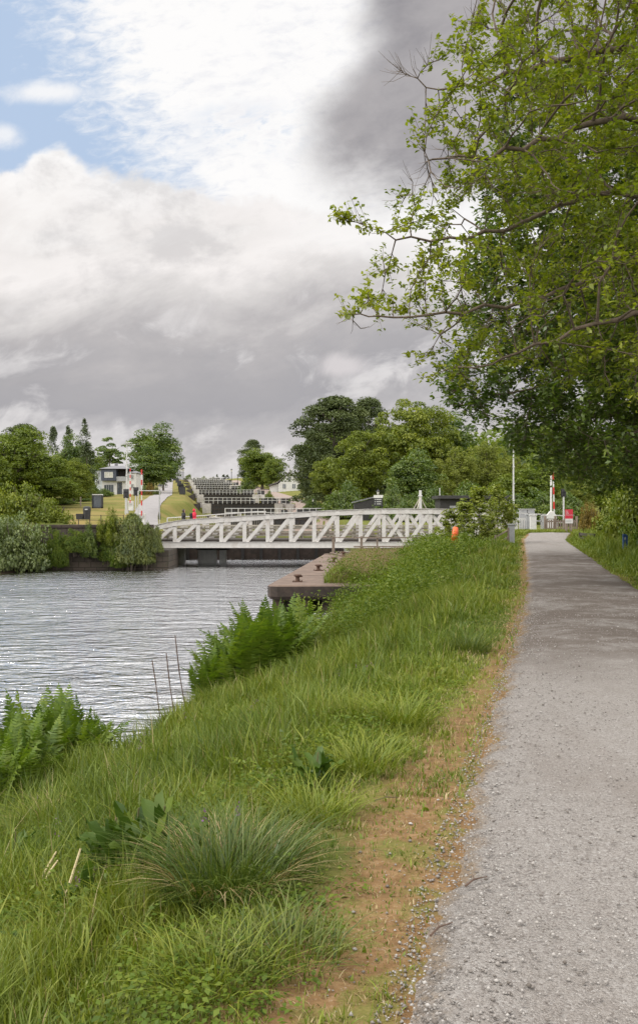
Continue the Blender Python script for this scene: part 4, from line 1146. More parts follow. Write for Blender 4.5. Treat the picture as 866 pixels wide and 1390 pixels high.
def lawn_post():
    Y = 96; x = px_x(110, Y); r = thing('wooden_post', 'lone thin timber post on the left lawn below the hedge', 'post', (x, Y, gz(x, Y)))
    m = MB(); m.box((0, 0, .45), (.12, .12, .9)); m.prism([(-.06, .9), (.06, .9), (0, .98)], -.06, .06); m.build('post', M['timber'], r)
lawn_post()

# ------------------------------------------------------------------ people
def person(loc, rz, lab, coat, trousers, h=1.7, hooded=True, pack=None, stride=.16):
    r = thing('person', lab, 'person', loc, rz)
    k = h / 1.75
    V = [(0, 0, .95), (0, 0, 1.15), (0, 0, 1.38), (0, 0, 1.50), (0, -.01, 1.60), (0, -.015, 1.72),
         (-.10, 0, .90), (-.10, -stride * .5, .50), (-.11, -stride * .3, .07), (-.11, -stride * .3 - .14, .04),
         (.10, 0, .90), (.10, stride * .35, .50), (.11, stride * .9, .08), (.11, stride * .9 - .13, .04),
         (-.19, 0, 1.40), (-.25, .03, 1.12), (-.24, -.08, .88), (-.24, -.11, .80),
         (.19, 0, 1.40), (.25, -.02, 1.12), (.24, -.13, .90), (.24, -.16, .82)]
    E = [(0, 1), (1, 2), (2, 3), (3, 4), (4, 5), (0, 6), (6, 7), (7, 8), (8, 9), (0, 10), (10, 11), (11, 12), (12, 13), (2, 14), (14, 15), (15, 16), (16, 17), (2, 18), (18, 19), (19, 20), (20, 21)]
    RR = [.15, .14, .16, .065, .09, .085, .10, .075, .05, .045, .10, .075, .05, .045, .075, .055, .042, .04, .075, .055, .042, .04]
    me = bpy.data.meshes.new('person'); me.from_pydata([tuple(c * k for c in v) for v in V], E, [])
    o = put(bpy.data.objects.new('body', me), r); o.modifiers.new('skin', 'SKIN'); ss = o.modifiers.new('sub', 'SUBSURF'); ss.levels = 2; ss.render_levels = 2
    for i, rr in enumerate(RR): me.skin_vertices[0].data[i].radius = (rr * k, rr * k * .85)
    me.skin_vertices[0].data[0].use_root = True
    me.materials.append(trousers)
    c = MB(); c.lathe((0, 0, .82 * k), [(.205 * k, 0), (.20 * k, .2 * k), (.205 * k, .42 * k), (.225 * k, .58 * k), (.15 * k, .68 * k), (.08 * k, .71 * k)], 16, 1, .72); c.build('coat', coat, r, smooth=True)
    for s, i0 in ((-1, 14), (1, 18)):
        a = MB(); P = [Vector(V[i0 + q]) * k for q in range(3)]
        a.tube(P[0] + Vector((-s * .03, 0, .02)), P[1], .088 * k, .072 * k, 10); a.tube(P[1], P[2], .072 * k, .058 * k, 10); a.build('sleeve', coat, r, smooth=True)
    hd = MB(); hd.lathe((0, -.015 * k, 1.50 * k), [(.05 * k, 0), (.07 * k, .04 * k), (.088 * k, .10 * k), (.092 * k, .16 * k), (.075 * k, .22 * k), (.02 * k, .25 * k)], 14, .9, 1.05); hd.build('head', M['skin'], r, smooth=True)
    hr = MB(); hr.lathe((0, .01 * k, 1.57 * k), [(.09 * k, 0), (.105 * k, .06 * k), (.105 * k, .11 * k), (.085 * k, .17 * k), (.02 * k, .20 * k)], 14, .95, 1.05); hr.build('hood' if hooded else 'hair', coat if hooded else M['hair'], r, smooth=True)
    if pack:
        p = MB(); p.box((0, .22 * k, 1.2 * k), (.32 * k, .22 * k, .5 * k)); p.build('rucksack', pack, r, .06)
    return r
person((px_x(264, 67.4), 67.4, .07), math.radians(95), 'walker in a red hooded coat crossing the bridge footway', M['red_coat'], M['red_coat'], 1.75, True, M['dark_cloth'])
person((px_x(249.6, 68.0), 68.0, .07), math.radians(95), 'walker in black just behind the red coat on the bridge footway', M['dark_cloth'], M['dark_cloth'], 1.72, False)
x_ = px_x(230.8, 430); person((x_, 430, gz(x_, 430)), math.radians(10), 'tiny dark figure standing on the towpath crest at the skyline', M['dark_cloth'], M['dark_cloth'], 2.0, False)
# ------------------------------------------------------------------ foliage helpers
def rnd_unit(n):
    v = R.normal(size=(n, 3)); return v / np.linalg.norm(v, axis=1, keepdims=True)
def norm(v): return v / np.maximum(np.linalg.norm(v, axis=-1, keepdims=True), 1e-9)

def leaf_quads(P, N, size, aspect=.55, jitter=.35):
    """kite-shaped leaves at P facing N; size (n,)"""
    n = len(P); N = norm(N)
    t = norm(np.cross(N, rnd_unit(n))); b = np.cross(N, t)
    s = size[:, None]; w = s * aspect
    fold = N * s * .10
    v0 = P - t * s * .5; v1 = P + b * w * .5 - t * s * .05 + fold; v2 = P + t * s * .5; v3 = P - b * w * .5 - t * s * .05 + fold
    V = np.stack([v0, v1, v2, v3], 1).reshape(-1, 3)
    Fq = np.arange(n * 4).reshape(-1, 4)
    return V, Fq

def clump_leaves(centres, radii, per, leaf, tint_clump, flat=1.0, shell=.55, face=.8, up=.25):
    """leaves on many small ellipsoidal clumps"""
    k = len(centres); n = k * per
    d = rnd_unit(n); d[:, 2] = np.where(d[:, 2] < -.45, -d[:, 2], d[:, 2])
    c = np.repeat(np.arange(k), per)
    rr = shell + (1.08 - shell) * R.random(n) ** .6
    P = centres[c] + d * (radii[c] * rr)[:, None] * np.array([1, 1, flat])
    N = d * face + rnd_unit(n) * .75 + np.array([0, 0, up])
    size = leaf * R.uniform(.65, 1.4, n)
    V, Fq = leaf_quads(P, N, size, .7)
    tint = np.clip(tint_clump[c] + R.normal(0, .16, n), 0, 1)
    return V, Fq, np.repeat(tint, 4)

def crown_round(seed, Rx, H, z0, nc=70, per=230, leaf=.26, csize=.27, flat=.75, droop=0, gaps=0.0, lobes=5):
    global R
    R = np.random.default_rng(seed)
    zc = (H + z0) / 2; rz = (H - z0) / 2
    # a few big limbs' worth of foliage give the crown its uneven outline
    lob = rnd_unit(lobes); lob[:, 2] = lob[:, 2] * .75 + .05
    lobc = lob * R.uniform(.30, .52, (lobes, 1)); lobr = R.uniform(.48, .66, lobes)
    which = R.integers(0, lobes, nc)
    d = rnd_unit(nc)
    rad = np.where(R.random(nc) < .8, R.uniform(.82, 1.05, nc), R.uniform(.2, .8, nc))
    q = lobc[which] + d * (lobr[which] * rad)[:, None]
    centres = q * np.array([Rx, Rx, rz]) + np.array([0, 0, zc])
    centres[:, 2] = np.maximum(centres[:, 2], z0 + .35)
    radii = Rx * csize * R.uniform(.6, 1.35, nc)
    if gaps: radii *= R.uniform(1 - gaps, 1, nc)
    return clump_leaves(centres, radii, per, leaf, R.normal(.5, .16, nc), flat)

def trunk_mesh(seed, H, r, limbs=7, spread=3.0, z0=2.0, zl=None):
    rg = random.Random(seed); m = MB()
    p = Vector((0, 0, -.4)); ps = [p]
    for i in range(6):
        p = p + Vector((rg.uniform(-.12, .12), rg.uniform(-.12, .12), H * .8 / 6)); ps.append(p)
    for i, (a, b) in enumerate(zip(ps[:-1], ps[1:])): m.tube(a, b, r * (1 - i / 7.2) * (1.25 if i == 0 else 1), r * (1 - (i + 1) / 7.2), 9, False)
    for i in range(limbs):
        t = rg.uniform(.3, .95); j = min(5, int(t * 6)); a = ps[j].lerp(ps[j + 1], t * 6 - j)
        if a.z < z0 * .7: a.z = z0 * .7
        an = rg.uniform(0, 6.28); L = spread * rg.uniform(.5, .9)
        b = a + Vector((math.cos(an) * L * .5, math.sin(an) * L * .5, L * .35)); c = b + Vector((math.cos(an + .4) * L * .4, math.sin(an + .4) * L * .4, L * .3))
        m.tube(a, b, r * .42, r * .28, 6, False); m.tube(b, c, r * .28, r * .1, 6, False)
    return m

def tree_proto(name, mat, crown, trunk):
    V, Fq, tint = crown
    return (name, np_mesh('crown', V, [Fq], M[mat], dict(tint=tint)), trunk.mesh('trunk', M['bark'], smooth=True))
def plant_tree(proto, px_, Y, ytop, wpx, label, cat='tree', group=None, rz=0.0, ph=(3.0, 8.0), zb=None, X=None):
    """ph = (radius, height) of the prototype; sized so it reaches ytop and wpx wide in the photo"""
    x = px_x(px_, Y) if X is None else X
    z0 = gz(x, Y) if zb is None else zb
    h = py_z(ytop, Y) - z0; rr = wpx / 2 / F * Y
    r = thing(proto[0], label, cat, (x, Y, z0), rz, group)
    r.scale = (rr / ph[0], rr / ph[0], h / ph[1])
    link('crown', proto[1], r)
    if proto[2] is not None: link('trunk', proto[2], r)
    return r

P_round = [tree_proto('broadleaf_tree', 'oak', crown_round(100 + s, 4.0, 10, .2, 150, 150, .25, .24, .72), trunk_mesh(s, 10, .28, 8, 3.2, 2.5)) for s in range(3)]
P_lobed = [tree_proto('broadleaf_tree', 'sycamore', crown_round(130 + s, 4.0, 12, .4, 130, 180, .25, .26, .75, lobes=11), trunk_mesh(s + 9, 12, .32, 8, 3.2, 2.5)) for s in range(2)]
P_lime = [tree_proto('lime_tree', 'lime', crown_round(150 + s, 5.0, 12, .2, 190, 150, .25, .20, .62, lobes=10), trunk_mesh(s + 20, 12, .3, 9, 4, 2.5)) for s in range(2)]
P_birch = [tree_proto('birch_tree', 'birch', crown_round(170 + s, 3.2, 11, .3, 230, 90, .17, .17, 1.15, gaps=.3, lobes=10), trunk_mesh(s + 30, 11, .17, 9, 2.6, 2)) for s in range(2)]
P_loose = [tree_proto('broadleaf_tree', 'sycamore', crown_round(190, 3.8, 11, 2.2, 60, 120, .24, .22, .55, gaps=.3, lobes=9), trunk_mesh(41, 11, .25, 10, 3.4, 2.5))]
def crown_pine(seed, Rx, H, z0, nc=85, per=210):
    global R
    R = np.random.default_rng(seed)
    t = R.random(nc) ** 1.0; z = z0 + (H - z0) * t
    prof = Rx * np.clip(1.15 * np.sqrt(np.clip(1 - (t * 1.35 - .35) ** 2, 0, 1)), .1, 1.0) * R.uniform(.35, 1.0, nc)
    a = R.random(nc) * 6.283
    c = np.stack([np.cos(a) * prof, np.sin(a) * prof, z], 1)
    return clump_leaves(c, Rx * R.uniform(.18, .34, nc), per, .22, R.normal(.45, .2, nc), .62, .4, .5)
P_pine = [tree_proto('pine_tree', 'pine', crown_pine(210 + s, 4.0, 13, .6, 170), trunk_mesh(50 + s, 14, .34, 12, 3.4, 4)) for s in range(2)]
def crown_column(seed, Rx, H, spires=3):
    global R
    R = np.random.default_rng(seed)
    cs, rs = [], []
    for s in range(spires):
        ox = (s - (spires - 1) / 2) * Rx * 1.25; h = H * R.uniform(.86, 1.0)
        n = 70; t = R.random(n); a = R.random(n) * 6.283; rad = Rx * .75 * (1 - t) ** .45 * R.random(n) ** .5
        cs.append(np.stack([ox + np.cos(a) * rad, np.sin(a) * rad, .4 + t * (h - .4)], 1)); rs.append(Rx * .32 * R.uniform(.6, 1.2, n) * (1.15 - t * .6))
    c, r = np.concatenate(cs), np.concatenate(rs)
    return clump_leaves(c, r, 60, .20, R.normal(.5, .18, len(c)), 1.9, .3, .6, .4)
P_col = tree_proto('cypress_tree', 'spruce', crown_column(230, 2.0, 11, 3), trunk_mesh(60, 10, .2, 0))
P_spire = tree_proto('conifer_tree', 'spruce', crown_column(231, 2.0, 11, 1), trunk_mesh(61, 10, .2, 0))

def stem_mesh(seed, n=9, h=.9, r=.02, spread=.5):
    rg = random.Random(seed); m = MB()
    for _ in range(n):
        a = rg.uniform(0, 6.28); p = Vector((math.cos(a) * .15, math.sin(a) * .15, -.1)); q = p + Vector((math.cos(a) * spread * .5, math.sin(a) * spread * .5, h * .6)); s = q + Vector((math.cos(a) * spread * .5, math.sin(a) * spread * .5, h * .4))
        m.tube(p, q, r, r * .7, 5, False); m.tube(q, s, r * .7, r * .3, 5, False)
    return m
def bush_crown(seed, Rx, H, nc, per, leaf, csize=.26, flat=.8, shell=.35):
    global R
    R = np.random.default_rng(seed)
    d = rnd_unit(nc); d[:, 2] = np.abs(d[:, 2])
    rad = R.uniform(.5, 1.0, nc)
    c = d * rad[:, None] * np.array([Rx, Rx, H]) * R.uniform(.75, 1.08, (nc, 1)); c[:, 2] = np.maximum(c[:, 2] * .92, .12)
    return clump_leaves(c, Rx * csize * R.uniform(.55, 1.4, nc), per, leaf, R.normal(.5, .17, nc), flat, shell)
def bush_proto(name, mat, crown, stems):
    V, Fq, tint = crown
    return (name, np_mesh('foliage', V, [Fq], M[mat], dict(tint=tint)), stems.mesh('stem', M['bark']))
def plant_bush(proto, x, Y, w, h, label, cat='bush', group=None, rz=0.0, ph=(1.0, 1.0), zb=None):
    z0 = gz(x, Y) if zb is None else zb
    r = thing(proto[0], label, cat, (x, Y, z0), rz, group); r.scale = (w / 2 / ph[0], w / 2 / ph[0], h / ph[1])
    link('foliage', proto[1], r); link('stem', proto[2], r); return r
B_willow = bush_proto('willow_bush', 'willow', bush_crown(300, 1, 1, 160, 90, .055, .20), stem_mesh(1))
B_green = bush_proto('leafy_bush', 'lime', bush_crown(301, 1, 1, 130, 90, .065, .22), stem_mesh(2))
B_dark = bush_proto('leafy_bush', 'sycamore', bush_crown(302, 1, 1, 150, 110, .060, .22), stem_mesh(3))
B_mid = bush_proto('leafy_bush', 'weed', bush_crown(303, 1, 1, 150, 110, .050, .20), stem_mesh(4))
B_copper = bush_proto('russet_shrub', 'copper', bush_crown(304, 1, 1, 140, 100, .060, .20), stem_mesh(5))
B_ivy = bush_proto('ivy_bush', 'ivy', bush_crown(305, 1, 1, 150, 100, .062, .20), stem_mesh(6))

# ------------------------------------------------------------------ trees and shrubs of the far banks
G1, G2 = 'trees along the left bank', 'trees along the right bank'
plant_tree(P_round[0], 18, 88, 585, 112, 'large rounded green tree at the left edge of the picture', group=G1, rz=.3, ph=(4, 10))
plant_tree(P_round[1], -40, 80, 596, 100, 'broad green tree partly outside the left edge', group=G1, rz=2, ph=(4, 10))
plant_tree(P_round[2], 62, 98, 607, 84, 'mid-green tree standing right of the largest left-edge tree', group=G1, rz=1.2, ph=(4, 10))
plant_tree(P_lime[0], 100, 104, 616, 62, 'lighter green rounded tree beside the straw-coloured lawn', group=G1, rz=.4, ph=(5, 12))
plant_tree(P_round[1], 72, 92, 645, 70, 'low spreading tree at the edge of the straw lawn', group=G1, rz=2.4, ph=(4, 10))
plant_tree(P_pine[0], 30, 120, 580, 70, 'dark pine top showing above the left-edge trees', group=G1, rz=.4, ph=(4, 13))
plant_tree(P_col, 94, 150, 569, 46, 'three-spired feathery grey-green cypress rising above the left trees', group=G1, rz=.1, ph=(2.8, 11))
plant_tree(P_lobed[0], 97, 140, 589, 44, 'dark rounded tree below the feathery cypress', group=G1, rz=.9, ph=(4, 12))
plant_tree(P_spire, 119, 138, 598, 34, 'dark pointed conifer right of the feathery cypress', group=G1, ph=(1.4, 11))
plant_tree(P_loose[0], 150, 200, 591, 52, 'thin open-crowned tree behind the roof of the white house', group=G1, rz=1.0, ph=(3.8, 11))
plant_tree(P_lobed[1], 207, 190, 570, 80, 'tall billowing round-headed tree between white house and towpath', group=G1, rz=.5, ph=(4, 12))
plant_tree(P_lobed[0], 203, 178, 598, 64, 'smaller tree in front of the tall round-headed one', group=G1, rz=2.2, ph=(4, 12))
plant_tree(P_lobed[0], 222, 215, 606, 36, 'tree touching the top of the left towpath', group=G1, rz=4.2, ph=(4, 12))
plant_tree(P_round[0], 132, 215, 618, 44, 'far tree between the conifer and the white house', group=G1, rz=4, ph=(4, 10))
for q, (p_, Y, yt, w, h_) in enumerate([(122, 128, 655, 30, 0), (140, 132, 664, 34, 0), (108, 112, 668, 40, 0), (84, 100, 676, 44, 0)]):
    x = px_x(p_, Y); z0 = gz(x, Y)
    plant_bush(B_dark, x, Y, w * Y / F, py_z(yt, Y) - z0, ['dark bush directly left of the white house', 'low dark bush in front of the white house', 'dark hedge bush at the back of the straw lawn', 'dark hedge bush at the left end of the straw lawn'][q], group='hedge bushes behind the left lawn', rz=q)
for q, (p_, Y, yt, w, b, l) in enumerate([(204, 150, 655, 13, B_copper, 'small russet shrub beside the foot of the tall round tree'), (213, 148, 661, 12, B_ivy, 'small yellow-green shrub beside the left towpath'), (196, 152, 660, 14, B_dark, 'small dark shrub right of the white house')]):
    x = px_x(p_, Y); plant_bush(b, x, Y, w * Y / F, py_z(yt, Y) - gz(x, Y), l, 'shrub', rz=q)
# at the water's edge, left
plant_bush(B_willow, px_x(22, 56.5), 56.5, 4.6, py_z(692, 56.5) + 2.1, 'large grey-green willow bush overhanging the water', group='waterside bushes on the left bank', zb=-2.1, rz=.6)
plant_bush(B_willow, px_x(-20, 55), 55, 4.0, 3.6, 'grey-green willow bush cut by the left edge', group='waterside bushes on the left bank', zb=-2.1, rz=2.6)
plant_bush(B_green, px_x(26, 61.5), 61.5, 4.6, py_z(655, 61.5) - .3, 'yellow-green bush behind the grey-green willow', group='waterside bushes on the left bank', zb=.2, rz=1.6)
plant_bush(B_green, px_x(66, 61.0), 61.0, 3.4, py_z(679, 61.0) - .1, 'small light green bush at the left end of the quay wall', group='waterside bushes on the left bank', zb=.1, rz=.2)
plant_bush(B_green, px_x(-18, 62), 62, 5, py_z(662, 62), 'light green bush cut by the left edge of the picture', group='waterside bushes on the left bank', zb=.1, rz=3)
# ivy and elder growing over the quay wall
iv = 'ivy and elder clumps hanging over the quay wall'
for q, (p_, Y, w, yt, yb_, l, b) in enumerate([
    (178, 57.8, 2.9, 697, 768, 'largest yellow-green ivy clump hanging down the wall by the bridge', B_ivy),
    (198, 57.9, 1.7, 706, 768, 'ivy clump touching the left end of the white bridge', B_ivy),
    (152, 58.0, 1.8, 691, 742, 'tall elder shoot standing on top of the quay wall', B_green),
    (150, 57.9, 1.9, 716, 764, 'dark ivy clump in the middle of the quay wall', B_mid),
    (104, 57.9, 2.3, 716, 752, 'thin ivy clump at the left part of the quay wall', B_mid),
    (181, 59.6, 2.2, 695, 716, 'ivy mound on the wall top beside the thick barrier arm', B_ivy),
    (122, 57.9, 1.6, 712, 758, 'dark bramble clump right of the thin ivy on the wall', B_dark), (212, 58.0, 1.0, 712, 752, 'small ivy clump at the corner under the bridge end', B_ivy),
    (165, 57.75, 1.6, 722, 772, 'ivy tongue reaching the water below the elder shoot', B_mid), (138, 58.1, 1.4, 706, 736, 'low fern-like growth along the wall coping', B_green),
    (76, 57.6, 1.8, 712, 772, 'bramble clump between the willow bush and the wall', B_mid)]):
    z0, z1 = py_z(yb_, Y), py_z(yt, Y)
    r = plant_bush(b, px_x(p_, Y), Y, w, z1 - z0, l, 'ivy', iv, rz=q * .9, zb=z0); r.scale.y *= .55
# right bank
plant_tree(P_round[2], 356, 250, 606, 66, 'round dark-green tree beside the white cottage on the skyline', group=G2, rz=.7, ph=(4, 10))
plant_tree(P_round[0], 374, 232, 622, 34, 'smaller round tree directly behind the white cottage', group=G2, rz=2, ph=(4, 10))
plant_tree(P_pine[1], 343, 268, 600, 40, 'pine poking out behind the round tree on the skyline', group=G2, rz=.7, ph=(4, 13))
plant_bush(B_dark, px_x(336, 262), 262, 5.5, 4.5, 'dark shrub under the round tree at the lamp post', group='shrubs beside the right-hand towpath')
plant_bush(B_green, px_x(365, 188), 188, 2.4, 2.6, 'small light green shrub at the corner of the cottage', group='shrubs beside the right-hand towpath')
plant_tree(P_pine[0], 452, 140, 543, 106, 'big dark pine standing above the left of the bridge trees', group=G2, rz=1.7, ph=(4, 13))
plant_tree(P_pine[1], 500, 146, 547, 80, 'second dark pine partly behind the yellow-green limes', group=G2, rz=.2, ph=(4, 13))
plant_tree(P_pine[1], 425, 150, 590, 44, 'short dark pine nearest the cottage', group=G2, rz=3.2, ph=(4, 13))
plant_tree(P_round[1], 470, 156, 570, 130, 'dense green tree filling in behind the two dark pines', group=G2, rz=3.3, ph=(4, 10))
plant_tree(P_lime[0], 497, 118, 572, 96, 'broad yellow-green lime in front of the dark pines', group=G2, rz=2.9, ph=(5, 12))
plant_tree(P_lime[1], 560, 122, 538, 120, 'tallest yellow-green lime in the middle of the right bank', group=G2, rz=.8, ph=(5, 12))
plant_tree(P_lime[1], 452, 126, 618, 60, 'low yellow-green tree above the pink tarmac', group=G2, rz=4.0, ph=(5, 12))
plant_tree(P_lobed[1], 566, 98, 606, 84, 'rounded bright green tree in front of the tallest lime', group=G2, rz=1.1, ph=(4, 12))
plant_tree(P_lobed[0], 612, 128, 560, 110, 'green tree half hidden behind the overhanging branches', group=G2, rz=5.1, ph=(4, 12))
for q, (p_, Y, yt, w, l) in enumerate([(622, 112, 594, 66, 'feathery pale birch behind the control cabin'), (660, 116, 590, 70, 'feathery pale birch right of the control cabin roof'), (598, 120, 600, 56, 'pale birch between the rounded tree and the cabin'),
                                      (775, 112, 650, 60, 'yellow-green birch behind the raised barrier'), (815, 108, 645, 70, 'pale birch behind the russet shrub')]):
    plant_tree(P_birch[q % 2], p_, Y, yt, w, l, group=G2, rz=q * 1.3, ph=(3.2, 11))
plant_tree(P_round[1], 705, 96, 632, 90, 'dark green tree behind the floodlight mast', group=G2, rz=.5, ph=(4, 10))
plant_tree(P_round[0], 742, 106, 640, 70, 'green tree between floodlight mast and raised barrier', group=G2, rz=2.5, ph=(4, 10))
plant_tree(P_birch[0], 690, 135, 606, 60, 'tall pale birch far behind the floodlight mast', group=G2, rz=2.1, ph=(3.2, 11))
plant_tree(P_round[2], 860, 95, 600, 120, 'large tree filling the far right behind the hedge', group=G2, rz=1.5, ph=(4, 10))
for q, (p_, Y, w, h, l) in enumerate([(446, 102, 4.0, 2.0, 'dark bush left of the black timber shed'), (470, 112, 6, 4.2, 'tall dark bush behind the black timber shed'), (530, 92, 3.6, 3.2, 'green bush right of the black notice board'), (556, 90, 4.2, 2.6, 'green bush behind the bridge mast'),
                                      (585, 92, 4.2, 3.0, 'green bush left of the control cabin'), (425, 125, 3.2, 2.4, 'dark bush beside the pink tarmac'), (640, 92, 6, 3.6, 'dark bush behind the control cabin roof'), (700, 84, 5, 2.6, 'dark bush behind the railing by the floodlight mast'), (735, 82, 5, 2.8, 'dark bush behind the picket fence'), (770, 78, 4, 2.6, 'dark bush behind the red sign')]):
    plant_bush(B_dark, px_x(p_, Y), Y, w, h, l, group='bushes at the foot of the right-bank trees', rz=q * .7)
plant_bush(B_copper, px_x(800, 56), 56, 1.5, 2.0, 'russet-tinged shrub right of the red sign', 'shrub')
# far trees at the top of the flight
for q, (p_, yt, w, l) in enumerate([(256, 644.5, 11, 'small rounded tree on the skyline left of the top lock'), (304, 643.5, 9, 'small pointed tree on the skyline right of the top lock'), (309, 643.8, 8, 'small tree beside the pointed skyline tree'), (276, 647, 9, 'faint low tree on the skyline above the top lock'), (290, 646.5, 7, 'faint slim tree on the skyline above the top lock'), (295, 643, 5, 'thin tallest tree on the skyline above the top lock')]):
    plant_tree(P_round[q % 3] if q in (0, 3) else P_spire, p_, 560, yt, w, l, group='small trees on the skyline', ph=(4, 10) if q in (0, 3) else (1.4, 11))
# a wood closing the view on both sides
def far_wood():
    global R
    R = np.random.default_rng(77)
    n = 900; side = R.random(n) < .35
    Y = np.where(side, R.uniform(220, 520, n), R.uniform(135, 480, n))
    x = np.where(side, px_x(0, Y) * 0 + lock_c(Y) - R.uniform(48, 260, n), lock_c(Y) + np.where(Y < 230, 40, 62) + R.random(n) ** 1.4 * 300)
    z = ground(x, Y)
    H = R.uniform(8, 15, n)
    c = np.stack([x, Y, z + H * .45], 1)
    V, Fq, t = clump_leaves(c, H * .5, 150, 1.0, R.normal(.42, .15, n), 1.0, .75, .9)
    tag(link('woodland', np_mesh('woodland', V, [Fq], M['oak'], dict(tint=t))), 'distant green woodland closing the view behind both banks', 'woodland', kind='stuff')
far_wood()

# ------------------------------------------------------------------ overhanging trees on the right
def grow(attr, chains, D, di, dk, iters, trop=(0, 0, .04), seed=1):
    rg = np.random.default_rng(seed)
    pos, par = [], []
    for ch in chains:                    # each chain: list of points, first one is an index to an existing node or None
        base = ch[0]; pts = [np.array(p, float) for p in ch[1:]]
        prev = -1
        if base is not None: prev = base if not callable(base) else base(np.array(pos), pts[-1])
        start = pos[prev] if prev >= 0 else None
        if start is not None: pts = [start] + pts
        for _ in range(2):                # round the corners of the limb
            if len(pts) > 2: pts = [pts[0]] + [q for a, b in zip(pts[:-1], pts[1:]) for q in (a * .75 + b * .25, a * .25 + b * .75)] + [pts[-1]]
        for a, b in zip(pts[:-1], pts[1:]):
            n = max(1, int(round(np.linalg.norm(b - a) / D)))
            for q in range(n + 1):
                if q == 0 and (prev >= 0): continue
                p = a + (b - a) * q / n + rg.normal(0, .022, 3) * min(1, D * 3)
                pos.append(p); par.append(prev); prev = len(pos) - 1
    pos = [np.array(p) for p in pos]
    A = attr.copy(); nd = np.full(len(A), 1e9); ni = np.zeros(len(A), int)
    fresh = np.arange(len(pos)); kids = np.zeros(len(pos) + 60000, int)
    for it in range(iters):
        if len(A) == 0: break
        if len(fresh):
            Pn = np.array([pos[i] for i in fresh])
            for s in range(0, len(fresh), 400):
                d = np.linalg.norm(A[:, None] - Pn[None, s:s + 400], axis=2); j = d.argmin(1); m = d[np.arange(len(A)), j]
                u = m < nd; nd[u] = m[u]; ni[u] = fresh[s:s + 400][j[u]]
        keep = nd > dk; A, nd, ni = A[keep], nd[keep], ni[keep]
        act = nd < di
        if not act.any():
            di *= 1.25
            if di > 6: break
            fresh = np.array([], int); continue
        nodes = np.unique(ni[act]); nodes = nodes[kids[nodes] < 4]
        P = np.array([pos[i] for i in nodes])
        if not len(nodes): break
        acc = np.zeros((len(pos), 3)); dv = A[act] - np.array([pos[i] for i in ni[act]])
        np.add.at(acc, ni[act], norm(dv))
        g = norm(norm(acc[nodes]) + np.array(trop) + rg.normal(0, .16, (len(nodes), 3)))
        Q = P + g * D
        b = len(pos)
        for q, i in zip(Q, nodes): pos.append(q); par.append(int(i)); kids[i] += 1
        fresh = np.arange(b, len(pos))
    P, pr = np.array(pos), np.array(par)
    for _ in range(2):                    # relax kinks between parent and children
        s = P.copy(); w = np.ones(len(P)); k = pr >= 0
        np.add.at(s, np.where(k)[0], P[pr[k]]); np.add.at(w, np.where(k)[0], 1.0)
        np.add.at(s, pr[k], P[k]); np.add.at(w, pr[k], 1.0)
        P = np.where((w > 2)[:, None], .45 * P + .55 * s / w[:, None], P)
    return P, pr

def branch_mesh(pos, par, tip=.0055, expo=2.25, rmax=.4):
    n = len(pos); r = np.zeros(n); has = np.zeros(n, bool)
    acc = np.zeros(n)
    for i in range(n - 1, -1, -1):
        r[i] = max(acc[i], tip ** expo) ** (1 / expo)
        if par[i] >= 0: acc[par[i]] += r[i] ** expo; has[par[i]] = True
    r = np.minimum(r, rmax)
    e = np.where(par >= 0)[0]; p, q = pos[par[e]], pos[e]; r1 = r[e]; r0 = np.minimum(r[par[e]], r1 * 1.35)
    V, Fs, base = [], [], 0
    for lo, hi, k in ((0, .012, 3), (.012, .05, 5), (.05, 9, 9)):
        s = (r1 >= lo) & (r1 < hi)
        if not s.any(): continue
        d = norm(q[s] - p[s]); a = norm(np.cross(d, np.where(np.abs(d[:, 2:3]) > .9, [[1., 0, 0]], [[0, 0, 1.]]))); b = np.cross(d, a)
        th = 2 * np.pi * np.arange(k) / k; ring = a[:, None] * np.cos(th)[None, :, None] + b[:, None] * np.sin(th)[None, :, None]
        v = np.concatenate([p[s][:, None] + ring * r0[s][:, None, None], (q[s] + d * r1[s][:, None] * .3)[:, None] + ring * r1[s][:, None, None]], 1)
        m = v.shape[0]; i = np.arange(k); f = np.stack([i, (i + 1) % k, k + (i + 1) % k, k + i], 1)
        Fs.append((base + np.arange(m)[:, None, None] * 2 * k + f[None]).reshape(-1, 4)); V.append(v.reshape(-1, 3)); base += m * 2 * k
    return np.concatenate(V), Fs, r, has

